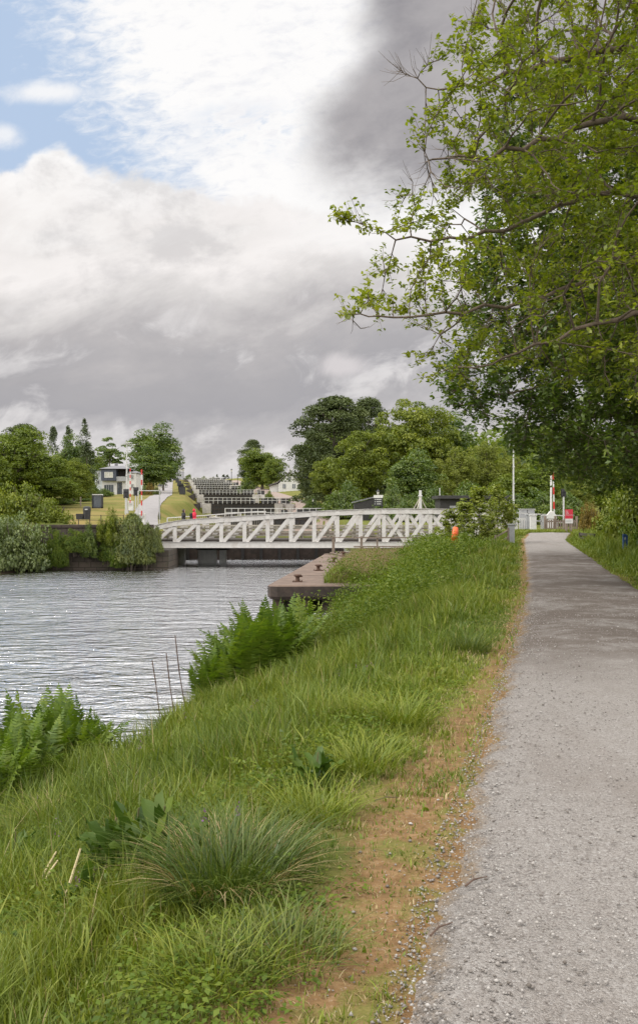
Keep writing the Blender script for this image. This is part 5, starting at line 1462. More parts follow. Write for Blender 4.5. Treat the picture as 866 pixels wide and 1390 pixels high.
def twigs_and_leaves(pos, par, r, per, leaf, rmax, seed, leaflets=5, twig=.32, bare=None, tint0=.5, droop=-.15, stem_r=.0035):
    global R
    R = np.random.default_rng(seed)
    idx = np.where(r < rmax)[0]
    idx = np.repeat(idx, per); idx = idx[R.random(len(idx)) < .9]
    n = len(idx)
    gd = norm(pos[idx] - pos[np.maximum(par[idx], 0)])
    d = norm(gd * .95 + rnd_unit(n) * .70 + np.array([-.05, 0, .22]))
    L = twig * R.uniform(.4, 1.25, n)
    tipp = pos[idx] + d * L[:, None]
    k = 3; a = norm(np.cross(d, [[.3, .2, .9]])); b = np.cross(d, a); th = 2 * np.pi * np.arange(k) / k
    ring = (a[:, None] * np.cos(th)[None, :, None] + b[:, None] * np.sin(th)[None, :, None]) * stem_r
    mid = pos[idx] + d * (L * .5)[:, None] + (rnd_unit(n) * .5 - np.array([0, 0, .55])) * (L * .14)[:, None]
    tv = np.concatenate([pos[idx][:, None] + ring * 1.15, mid[:, None] + ring * .9, tipp[:, None] + ring * .5], 1)
    i = np.arange(k); f = np.stack([i, (i + 1) % k, k + (i + 1) % k, k + i], 1); f = np.concatenate([f, f + k])
    TF = (np.arange(n)[:, None, None] * 9 + f[None]).reshape(-1, 4)
    ok = np.ones(n, bool) if bare is None else ~bare(tipp)
    ii = np.where(ok)[0]
    # leaves: sprays of leaflets around the twig tips
    c = np.repeat(ii, leaflets); m = len(c)
    t = np.tile(np.linspace(.35, 1.12, leaflets), len(ii))
    off = rnd_unit(m) * leaf * R.uniform(.35, .9, (m, 1))
    P = pos[idx[c]] + d[c] * (L[c] * t)[:, None] + off + np.array([0, 0, droop * leaf])
    N = norm(off) * .25 + rnd_unit(m) * .62 + np.array([0, 0, .8])
    V, Fq = leaf_quads(P, N, leaf * R.uniform(.7, 1.35, m), .52)
    lt = np.clip(R.normal(tint0, .12, n)[c] + R.normal(0, .13, m) + .22 * np.sin(P[:, 0] * .9 + 1) * np.sin(P[:, 1] * .8 + P[:, 2] * .9), 0, 1)
    return tv.reshape(-1, 3), TF, V, Fq, np.repeat(lt, 4)

def blob_attr(blobs, per_m3, seed):
    rg = np.random.default_rng(seed); out = []
    for px_, py__, rx, ry, Y, rd, dens in blobs:
        c = at(px_, py__, Y); rx_, rz_ = rx * Y / F, ry * Y / F
        n = int(per_m3 * dens * 4.19 * rx_ * rz_ * rd)
        v = rg.normal(size=(n, 3)); v /= np.linalg.norm(v, axis=1, keepdims=True); v *= rg.random((n, 1)) ** (1 / 3)
        out.append(v * [rx_, rd, rz_] + list(c))
    return np.concatenate(out)

def big_tree(name, label, base, limbs, blobs, per_m3, D, di, dk, leafmat, leaf, per, rmax, seed, tip=.0055, leaflets=5, twig=.32, bare=None, tint0=.5, iters=140):
    at_ = blob_attr(blobs, per_m3, seed)
    at_ = at_[at_[:, 1] > 3.0]
    x, y = base; z0 = gz(x, y)
    chains = [[None] + [(x, y, z0 - .3)] + limbs[0]]
    near = lambda P, tgt: int(np.argmin(np.linalg.norm(P - tgt, axis=1) + np.where(P[:, 2] > tgt[2] + .5, 5, 0) + np.where(P[:, 2] < z0 + 1.6, 50, 0)))
    for L in limbs[1:]: chains.append([(lambda P, _t, L=L: near(P, np.array(L[0])))] + L)
    pos, par = grow(at_, chains, D, di, dk, iters, seed=seed)
    V, Fs, r, has = branch_mesh(pos, par, tip)
    tv, TF, LV, LF, lt = twigs_and_leaves(pos, par, r, per, leaf, rmax, seed + 5, leaflets, twig, bare, tint0)
    root = thing(name, label, 'tree', (x, y, z0), 0, 'trees overhanging the towpath')
    o = np.array([x, y, z0])
    Fs2 = Fs + [TF + len(V)]
    link('trunk', np_mesh('trunk', np.concatenate([V, tv]) - o, Fs2, M['twig'], smooth=True), root)
    link('crown', np_mesh('crown', LV - o, [LF], M[leafmat], dict(tint=lt)), root)
    print(name, 'nodes', len(pos), 'leaves', len(LF))
    return root
def a3(px_, py__, Y): return tuple(at(px_, py__, Y))
# the near ash: limbs reach out over the path towards the canal
bareA = lambda P: (np.sin(P[:, 0] * 2.3 + P[:, 2] * 1.7) + np.sin(P[:, 1] * 1.9 - P[:, 2] * 2.6) > .95) & (P[:, 0] < 2.6 + P[:, 1] * .05) | (at_mask(P))
def at_mask(P): return ((P[:, 0] < 1.5) & (P[:, 2] > 6.9)) | ((P[:, 0] < .95) & (P[:, 2] > 5.85) & (P[:, 2] < 6.6))
big_tree('ash_tree', 'near ash tree with yellow-green leaves and bare twigs overhanging the towpath', (10.2, 14.5),
         [[(10.1, 14.4, 2.5), (9.7, 14.2, 5.0), (9.3, 13.9, 8.0), (9.0, 13.8, 11.5)],
          [(9.7, 14.2, 4.6), a3(860, 330, 13.5), a3(760, 400, 13), a3(640, 420, 12.6), a3(540, 440, 12.4), a3(474, 424, 12.3)],
          [(9.5, 14.0, 6.2), a3(830, 250, 13.6), a3(720, 300, 13.2), a3(620, 330, 13), a3(520, 320, 12.8), a3(474, 298, 12.7)],
          [(9.4, 14.0, 7.2), a3(840, 150, 13), a3(740, 190, 12.5), a3(650, 215, 12.2), a3(575, 215, 12)],
          [(9.3, 13.9, 8.0), a3(830, 60, 13), a3(720, 90, 13), a3(640, 120, 13), a3(565, 110, 13), a3(541, 95, 13)],
          [(9.6, 14.1, 5.2), a3(850, 420, 12), a3(740, 470, 12), a3(650, 500, 12.6)],
          [(9.3, 13.9, 8.5), (8.0, 11.5, 10), (7.0, 9.5, 10.6)], [(9.3, 13.9, 7.5), (8.8, 11.5, 8.3), (8.0, 9.5, 8.0)],
          [(9.3, 13.9, 8.5), (11.5, 15.5, 10.5), (14, 16, 11)], [(9.5, 14, 6.5), (12, 13, 8), (14.5, 12, 8.5)], [(9.3, 13.9, 8.5), (8.5, 16.5, 10.5), (7.5, 18, 11)]],
         [(805, 60, 160, 150, 13, 3.2, 1), (705, 170, 130, 105, 12.6, 2.6, 1), (640, 285, 105, 75, 12.8, 2.0, 1), (612, 395, 105, 70, 12.8, 1.8, .95), (518, 318, 52, 28, 12.8, .8, 1.3), (506, 438, 50, 24, 12.4, .8, 1.5),
          (590, 118, 48, 38, 12.8, .9, .7), (565, 222, 42, 30, 12.3, .8, .7), (720, 420, 150, 95, 13, 2.2, .95), (830, 300, 150, 190, 12.6, 2.8, 1), (640, 480, 80, 50, 13, 1.4, .8),
          (720, 20, 60, 60, 13, 2, .8), (610, 190, 60, 80, 12.8, 1.4, .9), (660, 60, 60, 60, 13, 1.4, .8), (1000, 150, 220, 300, 13.5, 4.5, .8), (850, 420, 120, 120, 12, 2.2, .8), (860, -60, 250, 200, 12.5, 4, .7)],
         20.0, .24, 1.3, .34, 'ash', .080, 4, .0104, 11, tip=.0068, leaflets=10, twig=.34, bare=bareA, tint0=.52)
big_tree('sycamore_tree', 'dark green sycamore shading the towpath behind the near ash', (12.6, 22.5),
         [[(12.6, 22.4, 3), (12.4, 22.2, 6), (12.0, 22, 9), (11.8, 22, 12)],
          [(12.5, 22.3, 4), a3(860, 470, 21), a3(760, 520, 20.5), a3(650, 545, 20)], [(12.5, 22.3, 3.4), a3(850, 580, 20.5), a3(770, 600, 20)],
          [(12.4, 22.2, 6), a3(850, 380, 21), a3(740, 420, 21), a3(660, 440, 21)], [(12.0, 22, 8.5), a3(800, 250, 21.5), a3(740, 260, 21.5)], [(12.2, 22, 7), (14.5, 23, 10), (16.5, 24, 11.5)], [(12.2, 22, 6), (13.5, 19.5, 7.5), (14.5, 18, 8)]],
         [(695, 520, 115, 62, 20.5, 2.2, 1), (800, 560, 120, 80, 20.5, 2.6, 1.1), (860, 470, 150, 130, 20.5, 3, 1), (640, 560, 50, 34, 20.2, 1.2, .8), (850, 608, 110, 48, 20, 2.2, 1.1), (760, 400, 150, 120, 21.5, 3, .8), (800, 230, 150, 150, 22, 3.5, .6), (960, 350, 180, 280, 22, 4.5, .6), (745, 606, 45, 26, 20, 1.2, 1)],
         7.0, .34, 1.7, .50, 'sycamore', .125, 11, .020, 23, tip=.006, leaflets=7, twig=.50, tint0=.40)
big_tree('sycamore_tree', 'farther sycamore whose low branches hang over the bend of the towpath', (16.4, 33.5),
         [[(16.4, 33.4, 3), (16.2, 33.2, 6), (16.0, 33, 10)], [(16.3, 33.2, 4), a3(860, 600, 31.5), a3(790, 618, 31)], [(16.2, 33.2, 5), a3(850, 540, 32), a3(760, 580, 31.5), a3(700, 600, 31)], [(16, 33, 8), (14, 32, 11), (12.5, 31.5, 12)], [(16, 33, 8), (18, 34, 11), (19.5, 35, 12)]],
         [(800, 622, 80, 36, 31.5, 2.4, 1), (862, 622, 90, 58, 31.5, 3, 1), (850, 540, 130, 80, 32, 3.4, .9), (725, 600, 60, 32, 31, 2, .8), (840, 420, 130, 110, 33, 4, .6), (950, 450, 130, 200, 33, 5, .5)],
         3.2, .46, 2.2, .65, 'sycamore', .15, 13, .024, 31, tip=.008, leaflets=7, twig=.65, tint0=.40)
# ------------------------------------------------------------------ right verge: hedge bushes
hb = 'hedge bushes along the right of the towpath'
def rv(Y, off): return float(path_right(np.array([Y]))[0]) + off
for q, (Y, off, w, h, b, l) in enumerate([
    (19.5, 3.2, 4.0, 3.2, B_dark, 'hedge bush nearest the camera at the right edge'), (24, 2.9, 3.6, 3.0, B_mid, 'hedge bush beyond the nearest one, at the right edge'),
    (29, 3.3, 3.4, 2.6, B_dark, 'dark hedge bush just nearer than the blue marker post'), (35.5, 3.1, 3.0, 2.7, B_mid, 'bright hedge bush right behind the blue marker post'),
    (39, 3.0, 3.6, 3.4, B_green, 'yellow-green hedge bush beyond the blue marker post'), (44.5, 3.2, 3.2, 3.4, B_mid, 'tall hedge bush behind the low dark timber rail'),
    (50, 3.0, 3.0, 2.6, B_green, 'small hedge bush next to the russet shrub'), (31, 5.2, 5, 5, B_dark, 'tall dark hedge bush under the sycamores'), (38, 6.2, 6, 6, B_dark, 'tallest dark hedge bush under the farther sycamore'), (46, 7, 6, 5.5, B_dark, 'dark hedge bush at the back, near the russet shrub'), (24, 6.2, 5, 4.5, B_dark, 'dark hedge bush in deep shade under the sycamore')]):
    plant_bush(b, rv(Y, off), Y, w, h, l, group=hb, rz=q * 1.1)

# ------------------------------------------------------------------ saplings by the lifebuoy
def sapling_proto(seed):
    global R
    R = np.random.default_rng(seed); rg = random.Random(seed)
    H = 3.2; m = MB(); cs = []
    p = Vector((0, 0, -.1)); pts = []
    for i in range(8):
        q = p + Vector((rg.uniform(-.05, .05), rg.uniform(-.05, .05), H / 8)); m.tube(p, q, .03 * (1 - i / 9), .03 * (1 - (i + 1) / 9), 6, False); pts.append(q.copy()); p = q
    cs.append(p)
    for i in range(34):
        t = rg.uniform(.12, .98); j = min(7, int(t * 8)); a = pts[j]; an = rg.uniform(0, 6.28); L = .9 * (1 - t) ** .7 * rg.uniform(.5, 1.1) + .15
        b = a + Vector((math.cos(an) * L, math.sin(an) * L, L * 1.3)); m.tube(a, b, .012, .005, 4, False)
        for k in range(3): cs.append(a.lerp(b, .4 + .3 * k))
    c = np.array([tuple(v) for v in cs]); n = len(c)
    V, Fq, t = clump_leaves(c, R.uniform(.12, .24, n), 22, .12, R.normal(.7, .15, n), .9, .2, .5, .6)
    return ('sapling', np_mesh('foliage', V, [Fq], M['sapling'], dict(tint=t)), m.mesh('stem', M['bark']))
M['sapling'] = leaf_mat('sapling_leaves', (.095, .130, .018), (.175, .215, .028), (.27, .29, .05), .38, .04)
S1, S2 = sapling_proto(401), sapling_proto(402)
for q, (p_, Y, yt, w, s, l) in enumerate([(645, 47, 671, 50, S1, 'tallest leafy sapling, left one of the pair behind the lifebuoy'), (674, 48.5, 667, 42, S2, 'upright leafy sapling nearest the grey strainer post'), (611, 46, 697, 40, S2, 'short leafy sapling directly left of the orange lifebuoy'),
                                      (631, 46, 690, 46, S1, 'bushy low sapling directly right of the orange lifebuoy'), (662, 46, 704, 34, S2, 'low sapling filling between the two tall ones'), (690, 49, 690, 34, S1, 'small sapling behind the grey strainer post')]):
    x = px_x(p_, Y); z0 = gz(x, Y); h = py_z(yt, Y) - z0; r = thing('sapling', l, 'sapling', (x, Y, z0), q * 1.4, 'young trees by the lifebuoy'); ww = w / F * Y / 1.6
    r.scale = (ww, ww, h / 3.2); link('foliage', s[1], r); link('stem', s[2], r)

# ------------------------------------------------------------------ ferns
def fern_proto(seed, fronds, L, pairs=30):
    global R
    R = np.random.default_rng(seed); VV, FF, TT, base = [], [], [], 0
    st = MB()
    for f in range(fronds):
        az = R.uniform(0, 6.283); lean = R.uniform(.08, .85); l = L * R.uniform(.6, 1.1); r0 = R.random(2) * .3 - .15
        s = np.linspace(0, 1, pairs + 6); ang = np.pi / 2 - lean * (.35 + 1.25 * s ** 1.6)
        step = l / (pairs + 5)
        hx = np.cumsum(np.cos(ang)) * step; hz = np.cumsum(np.sin(ang)) * step
        d = np.array([np.cos(az), np.sin(az), 0]); side = np.array([-np.sin(az), np.cos(az), 0])
        P = np.array([r0[0], r0[1], -.05]) + hx[:, None] * d + hz[:, None] * np.array([0, 0, 1])
        for a, b in zip(range(0, len(P) - 4, 4), range(4, len(P), 4)): st.tube(P[a], P[b], .006 * (1 - s[a] * .7), .006 * (1 - s[b] * .7), 3, False)
        i = np.arange(6, len(P)); u = s[i]
        pl = l * .175 * np.clip(np.sin(np.clip((u - .05) / .95, 0, 1) ** .72 * np.pi) ** .8, .04, 1)
        tang = norm(np.gradient(P, axis=0))[i]; nrm = norm(np.cross(side[None], tang)); nrm *= np.sign(nrm[:, 2:3] + 1e-6)
        tint = np.clip(R.normal(.5, .18) + R.normal(0, .1, len(i)), 0, 1)
        for sg in (-1, 1):
            dirp = norm(side * sg + tang * .35 - nrm * .12 + R.normal(0, .16, (len(i), 3)))
            w = step * .52
            e1 = P[i] + dirp * (pl * .55)[:, None] - nrm * (pl * .03)[:, None]; e2 = P[i] + dirp * pl[:, None] - nrm * (pl * .16)[:, None]
            v = np.stack([P[i] - tang * w * .7, P[i] + tang * w * .7, e1 + tang * w * .75, e1 - tang * w * .75, e2], 1)
            n = len(i); b = base + np.arange(n)[:, None] * 5
            FF.append((b + np.array([[0, 1, 2, 3]]), b + np.array([[3, 2, 4]]))); VV.append(v.reshape(-1, 3)); TT.append(np.repeat(tint, 5)); base += n * 5
    SV = np.array([tuple(v) for v in st.v]); SF = np.array([f for f in st.f if len(f) == 4]) + base
    me = np_mesh('fronds', np.concatenate(VV + [SV]), [np.concatenate([f[0] for f in FF]), np.concatenate([f[1] for f in FF]), SF], M['fern'], dict(tint=np.concatenate(TT + [np.full(len(SV), .9)])))
    return ('fern', me)
M['weed_stalk'] = surf_mat('green_brown_stalk', (.085, .095, .025), (.10, .075, .03), 10, .8)
FP = [fern_proto(500 + s, 21, 1.15) for s in range(3)]
def fern(x, Y, h, label, group, q=0, zb=None):
    z0 = gz(x, Y) if zb is None else zb
    r = thing('fern', label, 'fern', (x, Y, max(z0, WATER - .1)), q * 1.3, group); r.scale = (h, h, h)
    p = FP[q % 3]; link('fronds', p[1], r)
gl = 'ferns in the clump at the left edge'; ll = 'bright green fern of the clump at the left edge of the picture'
for q, (p_, y_, Y, h) in enumerate([(10, 1095, 0, 1.0), (45, 1085, 0, .95), (85, 1060, 0, .85), (108, 1050, 0, .7), (30, 1060, 0, .95), (62, 1062, 0, 1.0), (-20, 1090, 0, 1.05), (-35, 1120, 0, .9), (100, 1040, 0, .95), (0, 1115, 0, .8), (-60, 1080, 0, 1.0), (122, 1040, 0, .85), (132, 1030, 0, .75), (112, 1058, 0, .75), (20, 1075, 0, 1.1), (75, 1048, 0, 1.1), (50, 1060, 0, 1.15)]):
    fern(*foot(p_, y_), h, ll, gl, q)
gc = 'ferns in the clump beside the quay'; lc = 'bright green fern of the clump at the bank edge below the quay'
for q, (p_, y_, h) in enumerate([(288, 952, 1.0), (302, 950, 1.1), (318, 948, 1.0), (335, 940, 1.25), (350, 932, 1.3), (368, 926, 1.3), (352, 922, 1.4), (385, 918, 1.2), (330, 930, 1.3), (305, 940, 1.1), (398, 908, 1.25), (378, 912, 1.35), (280, 955, .8), (404, 900, 1.25)]):
    fern(*foot(p_, y_), h, lc, gc, q)

# ------------------------------------------------------------------ grass
def blades(P, h, w, az, bend, tint, mat, name, segs=3, twist=None):
    n = len(P); ts = np.linspace(0, 1, segs + 1)
    d = np.stack([np.cos(az), np.sin(az), np.zeros(n)], 1)
    sa = az + np.pi / 2 + R.normal(0, .5, n) if twist is None else twist
    s = np.stack([np.cos(sa), np.sin(sa), np.zeros(n)], 1)
    V = np.empty((n, 2 * segs + 1, 3), np.float32)
    for k, t in enumerate(ts):
        c = P + np.array([0, 0, 1]) * (h * t * (1 - .28 * bend * t ** 2))[:, None] + d * (h * bend * t ** 1.9)[:, None]
        if k < segs:
            ww = w * (1 - t ** 1.6 * .75) * .5
            V[:, 2 * k] = c - s * ww[:, None]; V[:, 2 * k + 1] = c + s * ww[:, None]
        else: V[:, 2 * segs] = c
    m = 2 * segs + 1; b = np.arange(n)[:, None] * m
    quads = np.concatenate([b + np.array([[2 * k, 2 * k + 1, 2 * k + 3, 2 * k + 2]]) for k in range(segs - 1)])
    tri = b + np.array([[2 * segs - 2, 2 * segs - 1, 2 * segs]])
    tt = np.repeat(tint[:, None], m, 1) + np.repeat(ts, 2)[None, :m] * .10
    return np_mesh(name, V.reshape(-1, 3), [quads, tri], mat, dict(tint=np.clip(tt, 0, 1).ravel()))

def patch(X, Y, s, o): return np.sin(X * 1.3 * s + o) * np.sin(Y * 1.1 * s + o * 2) + .6 * np.sin(X * 2.9 * s - Y * 2.1 * s + o) + .4 * np.sin(X * 5.3 * s + Y * 4.7 * s)

def bank_points(n, Ya, Yb, power):
    Y = Ya + (Yb - Ya) * R.random(n) ** power
    L = path_left(Y); S = np.where(Y < 33.4, shore_x(Y) - .15, quay_x(Y) + 2.4)
    S = np.maximum(S, -(Y * .36 + .9))
    X = S + (L - S) * R.random(n)
    return X, Y, L - X
def sow_bank():
    global R
    R = np.random.default_rng(600)
    Xs, Ys, Ss = [], [], []
    for n, a, b, p in ((190000, 1.6, 9, 1.0), (130000, 9, 20, 1.1), (80000, 20, 58.5, 1.25)):
        X, Y, s = bank_points(n, a, b, p); Xs.append(X); Ys.append(Y); Ss.append(s)
    X, Y, s = map(np.concatenate, (Xs, Ys, Ss))
    # clumping: pull blades toward tuft centres
    g = .16 + .012 * Y; cx = np.round(X / g + R.normal(0, .3, len(X))) * g; cy = np.round(Y / g + R.normal(0, .3, len(X))) * g
    pull = R.random(len(X)) * .45; jit = np.sin(cx * 91.7 + cy * 37.3) * g * .4
    X = X + (cx + jit - X) * pull; Y = Y + (cy + jit - Y) * pull; s = path_left(Y) - X
    wid = np.interp(Y, [0, 3, 6.5, 9, 12, 60], [.62, .62, .50, .28, .18, .12])
    edge = s - wid + .22 * patch(X, Y, 1.6, 1) * np.interp(Y, [0, 9, 20], [1, .6, .3])
    keep = (edge > 0) | ((R.random(len(X)) < .20) & (s > .0)) | ((s > .03) & (patch(X, Y, 3.3, 2) > .85) & (R.random(len(X)) < .6))
    X, Y, s, edge = X[keep], Y[keep], s[keep], edge[keep]
    n = len(X); Z = ground(X, Y) - .01
    ok = Z > WATER - .10
    tall = sst(edge, .05, 1.3)
    h = (.04 + .165 * tall) * R.lognormal(0, .32, n) * np.maximum(.45, 1 + np.interp(Y, [6, 16], [.40, .60]) * patch(X, Y, .9, 5)) * np.interp(Y, [0, 10, 22, 60], [1, 1.05, 1.45, 1.45])
    h = np.clip(h, .03, .62)
    w = (.0036 + .00050 * Y) * R.lognormal(0, .38, n) * np.where(R.random(n) < .07, 2.1, 1)
    bend = np.clip(R.normal(.45, .28, n), .02, 1.25)
    az = R.random(n) * 6.283
    tint = .44 + .20 * patch(X, Y, .55, 3) + R.normal(0, .19, n) + .10 * (1 - tall) + .08 * np.sin(cx[keep] * 12.3 + cy[keep] * 7.7)
    a = ok & ~((R.random(n) < .028) | ((edge < .15) & (R.random(n) < .42)))
    tag(link('bank_grass', blades(np.stack([X, Y, Z], 1)[a], h[a], w[a], az[a], bend[a], tint[a], M['grass'], 'bank_grass')), 'lush uneven green grass on the bank between path and canal', 'grass', kind='stuff')
    b = ok & ~a
    tag(link('dry_grass', blades(np.stack([X, Y, Z], 1)[b], h[b] * np.where(edge[b] > .3, 1.12, .9), w[b] * .6, az[b], bend[b] * np.where(edge[b] > .3, .7, 1.3), R.random(b.sum()), M['grass_dry'], 'dry_grass')), 'bleached dead blades among the bank grass', 'grass', kind='stuff')
sow_bank()
def sow_verge():
    global R
    R = np.random.default_rng(610)
    n = 75000; Y = 9 + 51 * R.random(n) ** 1.3; off = R.random(n) ** 1.2 * 4.0
    X = path_right(Y) + off - .06; ok = (X < Y * .36 + .8) & ~((np.abs(X - 10.83) < .35) & (Y > 31.2) & (Y < 33.1) & (R.random(n) < .8)); X, Y, off = X[ok], Y[ok], off[ok]
    n = len(X); tall = sst(off, .1, 1.2)
    h = np.clip((.05 + .30 * tall) * R.lognormal(0, .35, n) * (1 + .3 * patch(X, Y, .9, 2)), .03, .7)
    tag(link('verge_grass', blades(np.stack([X, Y, ground(X, Y) - .01], 1), h, (.004 + .00055 * Y) * R.uniform(.7, 1.4, n), R.random(n) * 6.283, np.clip(R.normal(.5, .3, n), .02, 1.3), .5 + .15 * patch(X, Y, .6, 4) + R.normal(0, .17, n), M['grass'], 'verge_grass')), 'shaded green grass on the right verge of the towpath', 'grass', kind='stuff')
    n = 26000; X = 8 + 13 * R.random(n); Y = 57.2 + 4.2 * R.random(n); h = .12 + .18 * R.random(n)
    ok = ~((X > path_left(Y) - .1) & (X < path_right(Y) + .1) & (Y < 58.5))
    X, Y, h = X[ok], Y[ok], h[ok]; n = len(X)
    tag(link('strip_grass', blades(np.stack([X, Y, ground(X, Y) - .01], 1), h, np.full(n, .034), R.random(n) * 6.283, np.full(n, .4), .72 + R.normal(0, .14, n), M['grass'], 'strip_grass')), 'bright yellow-green grass strip in front of the picket fence', 'grass', kind='stuff')
sow_verge()
M['grass_pink'] = leaf_mat('pink_seed_heads', (.16, .13, .055), (.25, .18, .11), (.34, .25, .17), .25, .02)
def sow_quay():
    global R
    R = np.random.default_rng(620)
    n = 24000; Y = 34.5 + 24.5 * R.random(n) ** .9; q = quay_x(Y)
    X = q + np.interp(Y, [34, 44, 59], [2.2, 1.9, 2.1]) + R.random(n) ** .8 * np.interp(Y, [34, 59], [2.4, 5.5])
    Z = np.maximum(ground(X, Y), np.where(X < 3.6, -1.05, -9))
    tag(link('seeding_grass', blades(np.stack([X, Y, Z], 1), R.uniform(.25, .65, n), R.uniform(.010, .020, n), R.random(n) * 6.283, np.clip(R.normal(.3, .2, n), .03, 1), R.random(n), M['grass_pink'], 'seeding_grass')), 'pale pinkish seeding grass growing on the back of the quay', 'grass', kind='stuff')
    n = 9000; Y = 34.5 + 23 * R.random(n); X = quay_x(Y) + 2.0 + R.random(n) ** 1.5 * 3; Z = np.maximum(ground(X, Y), np.where(X < 3.6, -1.05, -9))
    tag(link('quay_grass', blades(np.stack([X, Y, Z], 1), R.uniform(.15, .5, n), R.uniform(.014, .03, n), R.random(n) * 6.283, np.clip(R.normal(.4, .2, n), .03, 1), np.clip(R.normal(.55, .2, n), 0, 1), M['grass'], 'quay_grass')), 'green grass creeping over the inner edge of the quay', 'grass', kind='stuff')
sow_quay()

def undergrowth():
    """meadowsweet, bramble and nettle on the middle of the bank: leafy stems too many to count"""
    global R
    R = np.random.default_rng(630)
    n = 1500
    Y = 17 + 35 * R.random(n) ** 1.15; L = path_left(Y); S = np.where(Y < 33.4, shore_x(Y) + .2, quay_x(Y) + 3.6)
    X = S + (L - S) * np.clip(R.normal(.42, .27, n), .02, .93)
    near = np.clip((L - X - .9) / 2.2, 0, 1)
    pat = patch(X, Y, .5, 1)
    near = near * np.where((Y > 19) & (Y < 58), sst(X - np.where(Y < 33.4, shore_x(Y), quay_x(Y) + 3.2), .3, 3.0), 1)
    keep = (pat + near * 1.2 + R.normal(0, .4, n) > .7) & (near > .03); X, Y, near = X[keep], Y[keep], near[keep]
    # a looser scatter of broad-leaved plants nearer the camera
    m = 700; Y2 = 4 + 15 * R.random(m); L2 = path_left(Y2); X2 = np.maximum(shore_x(Y2) + .3, -.36 * Y2) ; X2 = X2 + (L2 - .8 - X2) * R.random(m); k2 = patch(X2, Y2, .8, 6) > .15
    X, Y, near = np.concatenate([X, X2[k2]]), np.concatenate([Y, Y2[k2]]), np.concatenate([near, np.full(k2.sum(), .02)])
    m = 170; Y3 = R.uniform(30.5, 36, m); X3 = .5 + 3.4 * R.random(m) ** .9
    X, Y, near = np.concatenate([X, X3]), np.concatenate([Y, Y3]), np.concatenate([near, R.uniform(.5, 1.0, m)])
    Z = np.maximum(ground(X, Y), np.where((Y > 34) & (X < 3.5), -1.05, -9)); k = len(X)
    hgt = np.where(near == .02, .20, .28 + .72 * near) * R.uniform(.4, 1.4, k); per = 80
    c = np.repeat(np.arange(k), per); n = len(c); t = R.random(n) ** .7
    P = np.stack([X[c], Y[c], Z[c]], 1) + np.stack([R.normal(0, .13, n) * (.5 + hgt[c]), R.normal(0, .13, n) * (.5 + hgt[c]), hgt[c] * t], 1)
    N = rnd_unit(n) * .7 + np.array([0, 0, .8])
    size = np.where(Y[c] < 16, .022 + .0011 * Y[c], .030 + .0014 * Y[c]) * R.uniform(.6, 1.6, n)
    V, Fq = leaf_quads(P, N, size, .42)
    tint = np.clip(np.clip(R.normal(.5, .2, k), 0, 1)[c] + R.normal(0, .14, n) + (t - .5) * .15, 0, 1)
    tag(link('undergrowth', np_mesh('undergrowth', V, [Fq], M['weed'], dict(tint=np.repeat(tint, 4)))), 'leafy weeds and brambles covering the middle of the bank', 'undergrowth', kind='stuff')
undergrowth()

# ------------------------------------------------------------------ single plants in the foreground
def tussock(x, Y, h, rad, n, label, seed, tint=.5, mat='tussock', name='grass_tussock'):
    global R
    R = np.random.default_rng(seed)
    z0 = gz(x, Y); r = thing(name, label, 'grass tussock', (x, Y, z0))
    a = R.random(n) * 6.283; rr = rad * .38 * np.sqrt(R.random(n))
    P = np.stack([np.cos(a) * rr, np.sin(a) * rr, np.full(n, -.03)], 1)
    az = a + R.normal(0, .8, n); bend = np.clip(.5 + rr / (rad * .38) * .6 + R.normal(0, .32, n), .05, 1.7)
    hh = h * R.uniform(.4, 1.3, n)
    ti = np.clip(tint + R.normal(0, .2, n), 0, 1)
    link('blades', blades(P, hh, R.uniform(.0028, .0062, n) + .00028 * Y, az, bend, ti, M[mat], 'blades', 4), r)
    dn = n // 7; a = R.random(dn) * 6.283; P = np.stack([np.cos(a), np.sin(a), a * 0 - .01], 1) * (rad * .3)
    if dn > 60: link('dead_blades', blades(P, h * R.uniform(.5, .9, dn), R.uniform(.004, .008, dn), a + R.normal(0, .4, dn), R.uniform(.8, 1.5, dn), R.random(dn) * .8, M['grass_dry'], 'dead_blades', 4), r)
tussock(*foot(312, 1205), .35, .78, 1200, 'big dark arching grass tussock in the middle of the foreground', 701, .48)
tussock(*foot(235, 1185), .32, .65, 700, 'darker tussock touching the left side of the big foreground one', 702, .3)
tussock(*foot(385, 1300), .20, .55, 380, 'pale arching tussock at the bottom beside the bare earth', 703, .75)
tussock(*foot(290, 1330), .19, .55, 300, 'green tussock at the bottom of the picture', 704, .7, 'grass')
tussock(*foot(545, 985), .30, .6, 400, 'rounded tussock on the bank halfway along the path edge', 705, .6, 'grass')
tussock(*foot(635, 885), .32, .6, 400, 'grey-green tussock on the bank beside the narrow part of the path', 706, .6)
tussock(*foot(495, 1045), .26, .55, 350, 'bright tussock above the widest bare earth', 707, .7, 'grass')
tussock(*foot(430, 1110), .26, .5, 300, 'bright tussock just right of the big dark one', 708, .65, 'grass')
tussock(*foot(70, 1130), .42, .7, 500, 'soft green tussock below the left-hand ferns', 709, .6, 'grass')
tussock(*foot(225, 990), .5, .5, 350, 'upright reedy tussock at the waterline by the dead stems', 710, .65)

